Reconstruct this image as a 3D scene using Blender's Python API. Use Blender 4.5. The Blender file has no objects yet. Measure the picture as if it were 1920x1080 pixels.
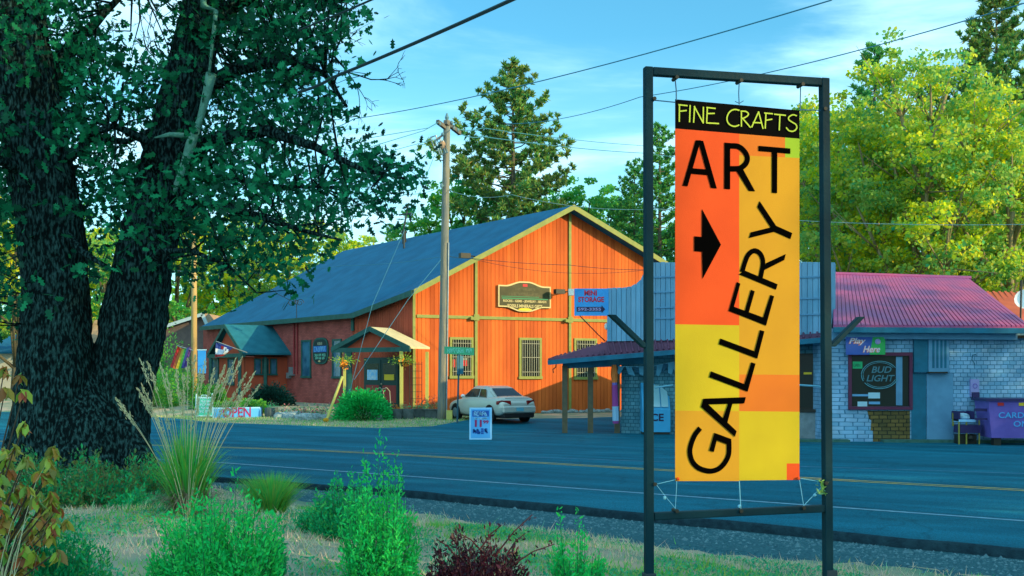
import bpy, math, random
import numpy as np
from mathutils import Vector, Matrix
random.seed(7)
RNG = np.random.default_rng(11)
C = bpy.context.scene.collection
V = Vector
EYE = 2.1
F = 2000.0
def P(px, py, Y):                       # a point seen at (px, py) of the photograph, Y metres away
    return V(((px-960)/F*Y, Y, EYE+(700-py)/F*Y))

# ------------------------------------------------------------------ materials
def nt(m):
    m.use_nodes = True
    t = m.node_tree
    return t, t.nodes, t.links, t.nodes['Principled BSDF']
def col(c): return (c[0], c[1], c[2], 1)
MATS = {}
def mat(name, c1, c2=None, rough=.7, scale=6, bump=0, bscale=30, metal=0, spec=.3, detail=4, stretch=None, ramp=(.35,.65)):
    m = bpy.data.materials.new(name); MATS[name] = m
    t, N, L, b = nt(m)
    b.inputs['Base Color'].default_value = col(c1)
    b.inputs['Roughness'].default_value = rough
    b.inputs['Metallic'].default_value = metal
    b.inputs['Specular IOR Level'].default_value = spec
    tc = N.new('ShaderNodeTexCoord')
    mp = N.new('ShaderNodeMapping'); L.new(tc.outputs['Object'], mp.inputs[0])
    if stretch: mp.inputs['Scale'].default_value = stretch
    if c2:
        n = N.new('ShaderNodeTexNoise'); n.inputs['Scale'].default_value = scale; n.inputs['Detail'].default_value = detail
        L.new(mp.outputs[0], n.inputs['Vector'])
        r = N.new('ShaderNodeValToRGB')
        r.color_ramp.elements[0].position = ramp[0]; r.color_ramp.elements[1].position = ramp[1]
        r.color_ramp.elements[0].color = col(c1); r.color_ramp.elements[1].color = col(c2)
        L.new(n.outputs['Fac'], r.inputs[0]); L.new(r.outputs[0], b.inputs['Base Color'])
    if bump:
        n2 = N.new('ShaderNodeTexNoise'); n2.inputs['Scale'].default_value = bscale; n2.inputs['Detail'].default_value = 6
        L.new(mp.outputs[0], n2.inputs['Vector'])
        bp = N.new('ShaderNodeBump'); bp.inputs['Strength'].default_value = bump; bp.inputs['Distance'].default_value = .03
        L.new(n2.outputs['Fac'], bp.inputs['Height']); L.new(bp.outputs[0], b.inputs['Normal'])
    return m
def plank_vary(name, lo, hi):           # every board weathered a little differently
    t, N, L, b = nt(MATS[name]); src = b.inputs['Base Color'].links[0].from_socket
    g = N.new('ShaderNodeNewGeometry'); r = N.new('ShaderNodeMapRange'); r.inputs[3].default_value = lo; r.inputs[4].default_value = hi
    L.new(g.outputs['Random Per Island'], r.inputs[0]); k = N.new('ShaderNodeVectorMath'); k.operation = 'SCALE'
    L.new(src, k.inputs[0]); L.new(r.outputs[0], k.inputs['Scale']); L.new(k.outputs[0], b.inputs['Base Color'])
def leafmat(name, cols, trans=.35, rough=.55, nscale=.35, nmix=.35, alt=None, spec=.25):
    """leaves: colour varies leaf by leaf, and slowly through the plant"""
    m = bpy.data.materials.new(name); MATS[name] = m
    t, N, L, b = nt(m)
    g = N.new('ShaderNodeNewGeometry')
    r = N.new('ShaderNodeValToRGB'); r.color_ramp.interpolation = 'LINEAR'
    e = r.color_ramp.elements
    e[0].position = 0; e[0].color = col(cols[0]); e[1].position = 1; e[1].color = col(cols[-1])
    for i, c in enumerate(cols[1:-1]):
        x = e.new((i+1)/(len(cols)-1)); x.color = col(c)
    L.new(g.outputs['Random Per Island'], r.inputs[0])
    out = r.outputs[0]
    if alt:
        tc = N.new('ShaderNodeTexCoord')
        n = N.new('ShaderNodeTexNoise'); n.inputs['Scale'].default_value = nscale; n.inputs['Detail'].default_value = 2
        L.new(tc.outputs['Object'], n.inputs['Vector'])
        rr = N.new('ShaderNodeValToRGB'); rr.color_ramp.elements[0].position = .42; rr.color_ramp.elements[1].position = .62
        L.new(n.outputs['Fac'], rr.inputs[0])
        mu = N.new('ShaderNodeMath'); mu.operation = 'MULTIPLY'; mu.inputs[1].default_value = nmix; L.new(rr.outputs[0], mu.inputs[0])
        mx = N.new('ShaderNodeMix'); mx.data_type = 'RGBA'
        L.new(mu.outputs[0], mx.inputs['Factor']); L.new(out, mx.inputs['A']); mx.inputs['B'].default_value = col(alt)
        out = mx.outputs['Result']
    L.new(out, b.inputs['Base Color']); b.inputs['Roughness'].default_value = rough
    b.inputs['Specular IOR Level'].default_value = spec
    tr = N.new('ShaderNodeBsdfTranslucent'); L.new(out, tr.inputs[0])
    ms = N.new('ShaderNodeMixShader'); ms.inputs[0].default_value = trans
    L.new(b.outputs[0], ms.inputs[1]); L.new(tr.outputs[0], ms.inputs[2])
    L.new(ms.outputs[0], N['Material Output'].inputs['Surface'])
    return m
def brickmat(name, c1, c2, mortar, bw, bh, rough=.85, msize=.012, axis='xz', bump=.5, offset=.5):
    m = bpy.data.materials.new(name); MATS[name] = m
    t, N, L, b = nt(m)
    b.inputs['Roughness'].default_value = rough; b.inputs['Specular IOR Level'].default_value = .15
    tc = N.new('ShaderNodeTexCoord'); sp = N.new('ShaderNodeSeparateXYZ'); cb = N.new('ShaderNodeCombineXYZ')
    L.new(tc.outputs['Object'], sp.inputs[0])
    if axis == 'xz':
        L.new(sp.outputs[0], cb.inputs[0])
    else:
        ln = N.new('ShaderNodeVectorMath'); ln.operation = 'LENGTH'
        c2_ = N.new('ShaderNodeCombineXYZ'); L.new(sp.outputs[0], c2_.inputs[0]); L.new(sp.outputs[1], c2_.inputs[1])
        L.new(c2_.outputs[0], ln.inputs[0]); L.new(ln.outputs['Value'], cb.inputs[0])
    L.new(sp.outputs[2], cb.inputs[1])
    nz = N.new('ShaderNodeTexNoise'); nz.inputs['Scale'].default_value = 3; L.new(cb.outputs[0], nz.inputs['Vector'])
    ad = N.new('ShaderNodeVectorMath'); ad.operation = 'MULTIPLY_ADD'; ad.inputs[1].default_value = (.05,.03,0)
    L.new(nz.outputs['Color'], ad.inputs[0]); L.new(cb.outputs[0], ad.inputs[2])
    br = N.new('ShaderNodeTexBrick'); L.new(ad.outputs[0], br.inputs['Vector'])
    br.inputs['Scale'].default_value = 1; br.inputs['Brick Width'].default_value = bw; br.inputs['Row Height'].default_value = bh
    br.inputs['Mortar Size'].default_value = msize; br.inputs['Color1'].default_value = col(c1); br.inputs['Color2'].default_value = col(c2)
    br.inputs['Mortar'].default_value = col(mortar); br.offset = offset; br.inputs['Mortar Smooth'].default_value = .3
    n = N.new('ShaderNodeTexNoise'); n.inputs['Scale'].default_value = 1.6; n.inputs['Detail'].default_value = 6
    L.new(tc.outputs['Object'], n.inputs['Vector'])
    rp = N.new('ShaderNodeMapRange'); rp.inputs[1].default_value=.3; rp.inputs[2].default_value=.7; rp.inputs[3].default_value = .72; rp.inputs[4].default_value = 1.18
    L.new(n.outputs['Fac'], rp.inputs[0])
    mx = N.new('ShaderNodeVectorMath'); mx.operation = 'SCALE'; L.new(br.outputs['Color'], mx.inputs[0]); L.new(rp.outputs[0], mx.inputs['Scale'])
    L.new(mx.outputs[0], b.inputs['Base Color'])
    bp = N.new('ShaderNodeBump'); bp.inputs['Strength'].default_value = bump; bp.inputs['Distance'].default_value = .03; bp.invert = True
    L.new(br.outputs['Fac'], bp.inputs['Height']); L.new(bp.outputs[0], b.inputs['Normal'])
    return m

# ------------------------------------------------------------------ mesh building
def rootloc(p):
    l = V((0,0,0))
    while p is not None:
        l = l + p.location; p = p.parent
    return l
def link(o, parent=None):
    C.objects.link(o)
    if parent is not None: o.parent = parent
    return o
def tag(o, label=None, cat=None, group=None, kind=None):
    if label: o['label'] = label
    if cat: o['category'] = cat
    if group: o['group'] = group
    if kind: o['kind'] = kind
    return o
def thing(name, loc, label, cat, group=None):
    o = bpy.data.objects.new(name, None); C.objects.link(o); o.location = loc; o.empty_display_size = .3
    return tag(o, label, cat, group)
def copy_tree(o, parent=None):
    c = o.copy(); C.objects.link(c); c.parent = parent
    for ch in list(o.children): copy_tree(ch, c)
    return c
class MB:
    def __init__(s): s.v = []; s.f = []; s.m = []
    def add(s, vs, fs, mi=0):
        b = len(s.v); s.v += [tuple(x) for x in vs]
        for f in fs: s.f.append(tuple(b+i for i in f)); s.m.append(mi)
        return s
    def hexa(s, p, mi=0):              # p: 4 bottom, 4 top
        return s.add(p, [(3,2,1,0),(4,5,6,7),(0,1,5,4),(1,2,6,5),(2,3,7,6),(3,0,4,7)], mi)
    def box(s, x0, x1, y0, y1, z0, z1, mi=0):
        return s.hexa([(x0,y0,z0),(x1,y0,z0),(x1,y1,z0),(x0,y1,z0),(x0,y0,z1),(x1,y0,z1),(x1,y1,z1),(x0,y1,z1)], mi)
    def obox(s, c, u, v, w, mi=0):     # centre and three half vectors
        c,u,v,w = V(c),V(u),V(v),V(w)
        return s.hexa([c-u-v-w,c+u-v-w,c+u+v-w,c-u+v-w,c-u-v+w,c+u-v+w,c+u+v+w,c-u+v+w], mi)
    def pbox(s, pl, t0, t1, z0, z1, o0, o1, mi=0):
        q = pl.p
        return s.hexa([q(t0,z0,o1),q(t1,z0,o1),q(t1,z0,o0),q(t0,z0,o0),q(t0,z1,o1),q(t1,z1,o1),q(t1,z1,o0),q(t0,z1,o0)], mi)
    def bar(s, a, b, w, h=None, mi=0, up=(0,0,1)):
        a, b = V(a), V(b); d = (b-a); h = h or w
        sd = d.cross(V(up))
        if sd.length < 1e-5: sd = V((1,0,0))
        sd.normalize(); u = sd.cross(d).normalized()
        return s.obox((a+b)/2, d/2, sd*w/2, u*h/2, mi)
    def tube(s, pts, r, seg=8, mi=0, cap=True):
        pts = [V(p) for p in pts]; n = len(pts)
        if not hasattr(r, '__len__'): r = [r]*n
        ref = V((0,0,1)); d0 = (pts[-1]-pts[0])
        if d0.length < 1e-6: d0 = pts[1]-pts[0]
        if abs(d0.normalized().z) > .8: ref = V((1,0,0))
        vs = []
        for i in range(n):
            d = (pts[min(i+1,n-1)]-pts[max(i-1,0)]).normalized()
            a = d.cross(ref)
            if a.length < 1e-4: a = d.cross(V((.3,.9,.2)))
            a.normalize(); b = d.cross(a).normalized()
            for k in range(seg):
                an = 2*math.pi*k/seg
                vs.append(pts[i]+(a*math.cos(an)+b*math.sin(an))*r[i])
        fs = []
        for i in range(n-1):
            for k in range(seg):
                k2 = (k+1)%seg
                fs.append((i*seg+k, i*seg+k2, (i+1)*seg+k2, (i+1)*seg+k))
        if cap:
            fs.append(tuple(range(seg))[::-1]); fs.append(tuple((n-1)*seg+k for k in range(seg)))
        return s.add(vs, fs, mi)
    def prism(s, pts, ext, mi=0, mside=None):
        n = len(pts); e = V(ext); a = [V(p) for p in pts]; b = [p+e for p in a]
        base = len(s.v); s.v += [tuple(x) for x in a+b]
        s.f.append(tuple(base+i for i in range(n))[::-1]); s.m.append(mi)
        s.f.append(tuple(base+n+i for i in range(n))); s.m.append(mi)
        for i in range(n):
            j = (i+1)%n
            s.f.append((base+i,base+j,base+n+j,base+n+i)); s.m.append(mi if mside is None else mside)
        return s
    def ball(s, c, r, seg=10, rings=6, mi=0, jit=0):
        c = V(c); r = r if hasattr(r,'__len__') else (r,r,r)
        vs = [c+V((0,0,r[2]))]
        for i in range(1, rings):
            th = math.pi*i/rings
            for k in range(seg):
                ph = 2*math.pi*k/seg; j = 1+random.uniform(-jit,jit)
                vs.append(c+V((r[0]*math.sin(th)*math.cos(ph)*j, r[1]*math.sin(th)*math.sin(ph)*j, r[2]*math.cos(th)*j)))
        vs.append(c-V((0,0,r[2])))
        fs = [(0,1+k,1+(k+1)%seg) for k in range(seg)]
        for i in range(rings-2):
            for k in range(seg):
                a = 1+i*seg; fs.append((a+k,a+seg+k,a+seg+(k+1)%seg,a+(k+1)%seg))
        a = 1+(rings-2)*seg; l = len(vs)-1
        fs += [(a+k,l,a+(k+1)%seg) for k in range(seg)]
        return s.add(vs, fs, mi)
    def stroke(s, pts, w, n, mi=0):    # flat ribbon along pts in the plane of normal n, mitred
        pts = [V(p) for p in pts]; n = V(n).normalized(); L_, R_ = [], []
        for i,p in enumerate(pts):
            a = (p-pts[i-1]).normalized() if i else (pts[1]-p).normalized()
            b = (pts[i+1]-p).normalized() if i < len(pts)-1 else a
            d = (a+b).normalized(); sd = d.cross(n).normalized()
            k = 1/max(.5, d.dot(a))
            L_.append(p+sd*w/2*k); R_.append(p-sd*w/2*k)
        m = len(pts)
        return s.add(L_+R_, [(i,i+1,m+i+1,m+i) for i in range(m-1)], mi)
    def build(s, name, mats, parent=None, smooth=False):
        off = rootloc(parent) if parent is not None else V((0,0,0))
        me = bpy.data.meshes.new(name)
        me.from_pydata([(x-off.x,y-off.y,z-off.z) for x,y,z in s.v], [], s.f)
        mats = mats if isinstance(mats,(list,tuple)) else [mats]
        for m in mats: me.materials.append(MATS[m] if isinstance(m,str) else m)
        if len(mats) > 1: me.polygons.foreach_set('material_index', s.m)
        if smooth: me.polygons.foreach_set('use_smooth', [True]*len(me.polygons))
        me.update()
        return link(bpy.data.objects.new(name, me), parent)
def solo(mb, name, mats, base, label, cat, group=None, smooth=False, kind=None):
    """a thing that is one mesh: its origin at its base"""
    off = V(base); mb.v = [(x-off.x,y-off.y,z-off.z) for x,y,z in mb.v]
    o = mb.build(name, mats, None, smooth); o.location = off
    return tag(o, label, cat, group, kind)

class Pl:                               # a vertical plane through two ground points
    def __init__(s, A, B):
        s.A = V((A[0],A[1])); B = V((B[0],B[1])); s.u = (B-s.A).normalized()
        n = V((s.u.y,-s.u.x))
        if n.dot(-(s.A+B)/2) < 0: n = -n
        s.n = n; s.n3 = V((n.x,n.y,0)); s.u3 = V((s.u.x,s.u.y,0))
    def p(s, t, z, off=0):
        q = s.A+s.u*t+s.n*off; return V((q.x,q.y,z))
    def tz(s, px, py, off=0):
        k = (px-960)/F; A = s.A+s.n*off
        # (k*Y, Y) = A + u t
        t = (A.x-k*A.y)/(k*s.u.y-s.u.x); Y = A.y+s.u.y*t
        return t, EYE+(700-py)/F*Y
    def at(s, px, py, off=0):
        t, z = s.tz(px, py, off); return s.p(t, z, off)
def hit(px, py, a, b, c):               # where the ray of a photo pixel meets the plane abc
    n = (b-a).cross(c-a); d = V(((px-960)/F, 1, (700-py)/F)); o = V((0,0,EYE))
    return o+d*((a-o).dot(n)/d.dot(n))

def text(s, o, u, v, w, h, m, name, parent, bold=.0, shear=0, n=None, extr=0):
    """lettering s filling w x h from corner o along unit vectors u (right), v (up)"""
    cu = bpy.data.curves.new('lettering','FONT'); cu.body = s; cu.size = 1; cu.offset = bold; cu.shear = shear; cu.resolution_u = 3
    cu.fill_mode = 'FRONT'; cu.extrude = 0
    ob = bpy.data.objects.new('lettering', cu); C.objects.link(ob)
    dg = bpy.context.evaluated_depsgraph_get()
    me = bpy.data.meshes.new_from_object(ob.evaluated_get(dg))
    bpy.data.objects.remove(ob); bpy.data.curves.remove(cu)
    co = [x.co.copy() for x in me.vertices]
    x0=min(c.x for c in co); x1=max(c.x for c in co); y0=min(c.y for c in co); y1=max(c.y for c in co)
    off = rootloc(parent) if parent is not None else V((0,0,0))
    for vtx, c in zip(me.vertices, co):
        vtx.co = V(o)+V(u)*((c.x-x0)/(x1-x0)*w)+V(v)*((c.y-y0)/(y1-y0)*h)-off
    me.materials.clear(); me.materials.append(MATS[m]); me.update()
    return link(bpy.data.objects.new(name, me), parent)

# ------------------------------------------------------------------ leaves
OVAL = np.array([(-.5,0),(-.22,.2),(.12,.2),(.5,0),(.12,-.2),(-.22,-.2)])
NARROW = np.array([(-.5,0),(0,.13),(.5,0),(0,-.13)])
OAK = np.array([(-.5,0),(-.28,.1),(-.22,.26),(-.06,.12),(.05,.33),(.17,.14),(.34,.24),(.5,0),(.34,-.24),(.17,-.14),(.05,-.33),(-.06,-.12),(-.22,-.26),(-.28,-.1)])
QUAD = np.array([(-.5,-.3),(.1,-.42),(.5,.05),(.05,.45),(-.42,.3)])
NEEDLE = np.array([(-.5,.02),(.1,.07),(.5,0),(.1,-.07),(-.5,-.02)])
def unit(a): return a/np.maximum(1e-9, np.linalg.norm(a, axis=1, keepdims=True))
def leafmesh(name, cen, size, tpl, mats, parent=None, axis=None, jitter=1.0, droop=0, sv=.35, seed=None, fold=0, flat=0):
    rg = np.random.default_rng(seed if seed is not None else len(cen))
    n = len(cen); K = len(tpl); off = np.array(rootloc(parent)) if parent is not None else np.zeros(3)
    a = rg.normal(size=(n,3))*jitter
    if axis is not None: a = a+axis
    a[:,2] -= droop; a = unit(a)
    b = rg.normal(size=(n,3))
    if flat: b[:,2] *= (1-flat)
    b = unit(b-(a*b).sum(1, keepdims=True)*a); c = np.cross(a,b)
    s = (size*(1+sv*rg.uniform(-1,1,size=n)))[:,None,None]
    co = cen[:,None,:]+s*(tpl[None,:,0:1]*a[:,None,:]+tpl[None,:,1:2]*b[:,None,:])
    if fold: co += s*fold*np.abs(tpl[None,:,1:2])*c[:,None,:]-s*fold*.8*(tpl[None,:,0:1]**2)*c[:,None,:]
    co = (co-off).reshape(-1,3)
    me = bpy.data.meshes.new(name)
    me.vertices.add(n*K); me.vertices.foreach_set('co', co.astype(np.float32).ravel())
    me.loops.add(n*K); me.loops.foreach_set('vertex_index', np.arange(n*K, dtype=np.int32))
    me.polygons.add(n); me.polygons.foreach_set('loop_start', (np.arange(n)*K).astype(np.int32))
    for m in (mats if isinstance(mats,(list,tuple)) else [mats]): me.materials.append(MATS[m])
    me.update(calc_edges=True); me.validate()
    return link(bpy.data.objects.new(name, me), parent)

#@@LIGHT
# ------------------------------------------------------------------ light, sky, camera
SUNDIR = V((.9,-.43,0)).normalized(); SUN_EL = math.radians(18.5)
SUNV = V((SUNDIR.x*math.cos(SUN_EL), SUNDIR.y*math.cos(SUN_EL), math.sin(SUN_EL)))
sc = bpy.context.scene
cam = bpy.data.cameras.new('camera'); cam.sensor_width = 36; cam.lens = 36*F/1920; cam.shift_y = 160/1920
cam.clip_end = 3000; cam.clip_start = .1
co = bpy.data.objects.new('camera', cam); C.objects.link(co); co.location = (0,0,EYE); co.rotation_euler = (math.radians(90),0,0)
sc.camera = co
sl = bpy.data.lights.new('sun','SUN'); sl.energy = 3.6; sl.angle = math.radians(.6); sl.color = (1,.72,.36)
so = bpy.data.objects.new('sun', sl); C.objects.link(so); so.location = (40,-20,40)
so.rotation_euler = SUNV.to_track_quat('Z','Y').to_euler()
w = bpy.data.worlds.new('World'); sc.world = w; w.use_nodes = True
N = w.node_tree.nodes; L = w.node_tree.links; N.clear()
out = N.new('ShaderNodeOutputWorld'); bg = N.new('ShaderNodeBackground'); L.new(bg.outputs[0], out.inputs[0])
bg.inputs['Strength'].default_value = .12
sky = N.new('ShaderNodeTexSky'); sky.sky_type = 'NISHITA'; sky.sun_disc = False; sky.sun_elevation = SUN_EL
sky.sun_rotation = math.atan2(SUNDIR.x, SUNDIR.y); sky.air_density = 1.0; sky.dust_density = .6; sky.ozone_density = 2.5
tint = N.new('ShaderNodeVectorMath'); tint.operation = 'MULTIPLY'; tint.inputs[1].default_value = (.55,1.28,1.28)
L.new(sky.outputs[0], tint.inputs[0])
tc = N.new('ShaderNodeTexCoord'); sp = N.new('ShaderNodeSeparateXYZ'); L.new(tc.outputs['Generated'], sp.inputs[0])
# project the direction onto a cloud layer
zc = N.new('ShaderNodeMath'); zc.operation = 'MAXIMUM'; zc.inputs[1].default_value = 0; L.new(sp.outputs[2], zc.inputs[0])
za = N.new('ShaderNodeMath'); za.operation = 'ADD'; za.inputs[1].default_value = .22; L.new(zc.outputs[0], za.inputs[0])
dv = N.new('ShaderNodeVectorMath'); dv.operation = 'DIVIDE'; L.new(tc.outputs['Generated'], dv.inputs[0])
cz = N.new('ShaderNodeCombineXYZ')
for i in range(3): L.new(za.outputs[0], cz.inputs[i])
L.new(cz.outputs[0], dv.inputs[1])
mp = N.new('ShaderNodeMapping'); mp.inputs['Scale'].default_value = (1.1,2.3,1.0); mp.inputs['Rotation'].default_value = (0,0,.28); mp.inputs['Location'].default_value = (2.35,.9,0)
L.new(dv.outputs[0], mp.inputs[0])
n1 = N.new('ShaderNodeTexNoise'); n1.inputs['Scale'].default_value = 1.15; n1.inputs['Detail'].default_value = 9; n1.inputs['Roughness'].default_value = .56; n1.inputs['Distortion'].default_value = .35
L.new(mp.outputs[0], n1.inputs['Vector'])
r1 = N.new('ShaderNodeMapRange'); r1.interpolation_type = 'SMOOTHSTEP'; r1.inputs[1].default_value = .40; r1.inputs[2].default_value = .80; L.new(n1.outputs['Fac'], r1.inputs[0])
# hazy cloud thickens toward the horizon; unseen cloud added behind camera lifts the shade
hz = N.new('ShaderNodeMapRange'); hz.inputs[1].default_value = .30; hz.inputs[2].default_value = .0; hz.inputs[3].default_value = 0; hz.inputs[4].default_value = .42
L.new(sp.outputs[2], hz.inputs[0])
bk = N.new('ShaderNodeMapRange'); bk.inputs[1].default_value = .1; bk.inputs[2].default_value = -.9; bk.inputs[3].default_value = 0; bk.inputs[4].default_value = .75
L.new(sp.outputs[1], bk.inputs[0])
a1 = N.new('ShaderNodeMath'); a1.operation = 'ADD'; L.new(r1.outputs[0], a1.inputs[0]); L.new(hz.outputs[0], a1.inputs[1])
a2 = N.new('ShaderNodeMath'); a2.operation = 'ADD'; a2.use_clamp = True; L.new(a1.outputs[0], a2.inputs[0]); L.new(bk.outputs[0], a2.inputs[1])
mx = N.new('ShaderNodeMix'); mx.data_type = 'RGBA'; L.new(a2.outputs[0], mx.inputs['Factor']); L.new(tint.outputs[0], mx.inputs['A'])
mx.inputs['B'].default_value = (5.2,8.0,9.2,1)
L.new(mx.outputs['Result'], bg.inputs['Color'])
sc.view_settings.view_transform = 'Standard'; sc.view_settings.look = 'None'; sc.view_settings.exposure = .85; sc.view_settings.gamma = 1
sc.render.resolution_x = 1024; sc.render.resolution_y = 576
sc.cycles.max_bounces = 6; sc.cycles.transparent_max_bounces = 8; sc.cycles.use_denoising = True
sc.cycles.sample_clamp_indirect = 6

# ------------------------------------------------------------------ ground
EX = [-90,-45,-20,-7.8,-1.79,6.1,20,60,120]; EY = [70,46,29.5,22.7,19.0,12.7,1.6,-30,-78]
def sm(a,b,x): t = np.clip((x-a)/(b-a),0,1); return t*t*(3-2*t)
def hgt(x, y, bumps=True):
    x = np.asarray(x, float); y = np.asarray(y, float)
    d = (np.interp(x, EX, EY)-y)*.79
    h = np.interp(d, [-1,-.02,.0,2.4,7,9,60], [0,0,-.13,-.02,.58,.65,.75])
    h = h+np.where(d<0, .22*sm(38,44,y), 0)
    h = h+.34*np.exp(-((x+7.2)**2+(y-17.3)**2)/6.5)*(d>0)
    h = h+.35*sm(0,1.5,-(x+4.5)*.6-(44-y)*.0-1.0)*sm(43.5,46.5,y+0.35*(x+5))*(d<0)
    if bumps: h = h+(d>2.2)*.03*(np.sin(x*1.7+y*.6)+np.sin(x*.8-y*1.9+1)+.6*np.sin(x*3.1+y*2.3))
    return h
def H(x,y): return float(hgt(x,y))
mat('soil', (.44,.36,.27), (.14,.26,.17), .95, 1.3, .8, 14, spec=.05)
m_=mat('asphalt', (.003,.102,.160), (.008,.150,.222), .92, .9, .5, 120, spec=.08, stretch=(.35,1.0,1), ramp=(.3,.7))
def wear(m):                            # cracks, tyre-polished streaks and speckle in the old surface
    t,N,L,b=nt(m); src=b.inputs['Base Color'].links[0].from_socket; tc=N.new('ShaderNodeTexCoord')
    mp=N.new('ShaderNodeMapping'); mp.inputs['Rotation'].default_value=(0,0,.62); L.new(tc.outputs['Object'],mp.inputs[0])
    mp2=N.new('ShaderNodeMapping'); mp2.inputs['Scale'].default_value=(.05,1.1,1); L.new(mp.outputs[0],mp2.inputs[0])
    n=N.new('ShaderNodeTexNoise'); n.inputs['Scale'].default_value=1.3; n.inputs['Detail'].default_value=5; L.new(mp2.outputs[0],n.inputs['Vector'])
    r=N.new('ShaderNodeMapRange'); r.inputs[1].default_value=.35; r.inputs[2].default_value=.65; r.inputs[3].default_value=.8; r.inputs[4].default_value=1.2; L.new(n.outputs['Fac'],r.inputs[0])
    v=N.new('ShaderNodeTexVoronoi'); v.feature='DISTANCE_TO_EDGE'; v.inputs['Scale'].default_value=.33
    w_=N.new('ShaderNodeTexNoise'); w_.inputs['Scale'].default_value=1.2; w_.inputs['Detail'].default_value=4; L.new(tc.outputs['Object'],w_.inputs['Vector'])
    ad=N.new('ShaderNodeVectorMath'); ad.operation='MULTIPLY_ADD'; ad.inputs[1].default_value=(1.6,1.6,0); L.new(w_.outputs['Color'],ad.inputs[0]); L.new(tc.outputs['Object'],ad.inputs[2]); L.new(ad.outputs[0],v.inputs['Vector'])
    c=N.new('ShaderNodeMapRange'); c.inputs[1].default_value=0; c.inputs[2].default_value=.012; c.inputs[3].default_value=.75; c.inputs[4].default_value=1; L.new(v.outputs['Distance'],c.inputs[0])
    s1=N.new('ShaderNodeTexNoise'); s1.inputs['Scale'].default_value=55; s1.inputs['Detail'].default_value=2; L.new(tc.outputs['Object'],s1.inputs['Vector'])
    s2=N.new('ShaderNodeMapRange'); s2.inputs[1].default_value=.35; s2.inputs[2].default_value=.65; s2.inputs[3].default_value=.7; s2.inputs[4].default_value=1.35; L.new(s1.outputs['Fac'],s2.inputs[0])
    m1=N.new('ShaderNodeMath'); m1.operation='MULTIPLY'; L.new(r.outputs[0],m1.inputs[0]); L.new(c.outputs[0],m1.inputs[1])
    m2=N.new('ShaderNodeMath'); m2.operation='MULTIPLY'; L.new(m1.outputs[0],m2.inputs[0]); L.new(s2.outputs[0],m2.inputs[1])
    k=N.new('ShaderNodeVectorMath'); k.operation='SCALE'; L.new(src,k.inputs[0]); L.new(m2.outputs[0],k.inputs['Scale']); L.new(k.outputs[0],b.inputs['Base Color'])
wear(m_)
mat('asphalt_edge', (.012,.035,.05), (.02,.06,.08), .95, 8, .8, 40, spec=.1)
mat('gravel', (.015,.09,.12), (.05,.17,.20), .95, 25, 1, 45, spec=.1)
mat('paint_white', (.18,.42,.56), (.10,.27,.38), .7, 9)
mat('paint_yellow', (.55,.42,.07), (.30,.30,.12), .7, 9)
mat('paint_faint', (.06,.22,.33), (.03,.15,.24), .8, 5)
def grid(name, xs, ys, zf, mats, kind='structure', mif=None):
    X, Y = np.meshgrid(xs, ys); Z = zf(X, Y); n, m = X.shape
    co = np.stack([X,Y,Z],-1).reshape(-1,3)
    me = bpy.data.meshes.new(name)
    fs = [(j*m+i, j*m+i+1, (j+1)*m+i+1, (j+1)*m+i) for j in range(n-1) for i in range(m-1)]
    me.from_pydata(co.tolist(), [], fs)
    for k in mats: me.materials.append(MATS[k])
    me.polygons.foreach_set('use_smooth', [True]*len(fs)); me.update()
    o = link(bpy.data.objects.new(name, me)); o['kind'] = kind
    return o
def yfar(x):                            # far edge of the asphalt
    return np.interp(x, [-90,-30,-12,-5.0,-3.0,-1.5,3.0,4.5,60], [92,62,42,39.8,40.5,43.6,44.6,46,60])
xs = np.concatenate([[-600,-300,-160,-90,-60], np.arange(-45,-16,1.5), np.arange(-16,20,.45), np.arange(20,62,3), [90,160,300,600]])
ys = np.concatenate([[-300,-120,-60,-30,-15], np.arange(-8,4,1.5), np.arange(4,26,.35), np.arange(26,60,.8), [63,70,80,100,140,220,400,900]])
def zg(X,Y):
    d = (np.interp(X, EX, EY)-Y)
    under = (d < .3) & (Y < yfar(X)+.15)
    return hgt(X,Y)-np.where(under, .16, 0)
grid('ground', xs, ys, zg, ['soil'])
# asphalt slab with a thick broken near edge
xa = np.arange(-90, 121, .5); mbr = MB(); rows = 60
vs = []; fs = []
yn = np.interp(xa, EX, EY)+.06*np.sin(xa*2.3)+.04*np.sin(xa*7.1)
yf = np.maximum(yfar(xa), yn+.5)
for i, x in enumerate(xa):
    for j in range(rows):
        t = j/(rows-1); y = yn[i]+(yf[i]-yn[i])*t
        vs.append((x, y, .22*float(sm(38,44,y))+.012))
for i in range(len(xa)-1):
    for j in range(rows-1): fs.append((i*rows+j,(i+1)*rows+j,(i+1)*rows+j+1,i*rows+j+1))
mbr.add(vs, fs, 0)
ed = []
for i, x in enumerate(xa): ed += [(x, yn[i], .012), (x, yn[i]-.05, -.02), (x, yn[i]-.02, -.2)]
mbr.add(ed, [f for i in range(len(xa)-1) for f in ((i*3+1,(i+1)*3+1,(i+1)*3,i*3),(i*3+2,(i+1)*3+2,(i+1)*3+1,i*3+1))], 1)
o = mbr.build('road', ['asphalt','asphalt_edge'], smooth=True); o['kind'] = 'structure'
def roadline(name, pts, wd, m, z=.017, gap=None):
    mb = MB(); pts = [V((x,y,z)) for x,y in pts]
    fine = []
    for a,b in zip(pts[:-1],pts[1:]):
        n = max(2,int((b-a).length/1.0)); fine += [a.lerp(b,i/n) for i in range(n)]
    fine.append(pts[-1])
    for q in fine: q.z = z+.22*float(sm(38,44,q.y))
    mb.stroke(fine, wd, (0,0,1)); o = mb.build(name, m); o['kind'] = 'structure'
roadline('road_marking', [(-30,38),(-15,29.6),(-6.5,24.7),(2.36,18.5),(7.2,15.1),(25,2.4)], .11, 'paint_white')
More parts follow.
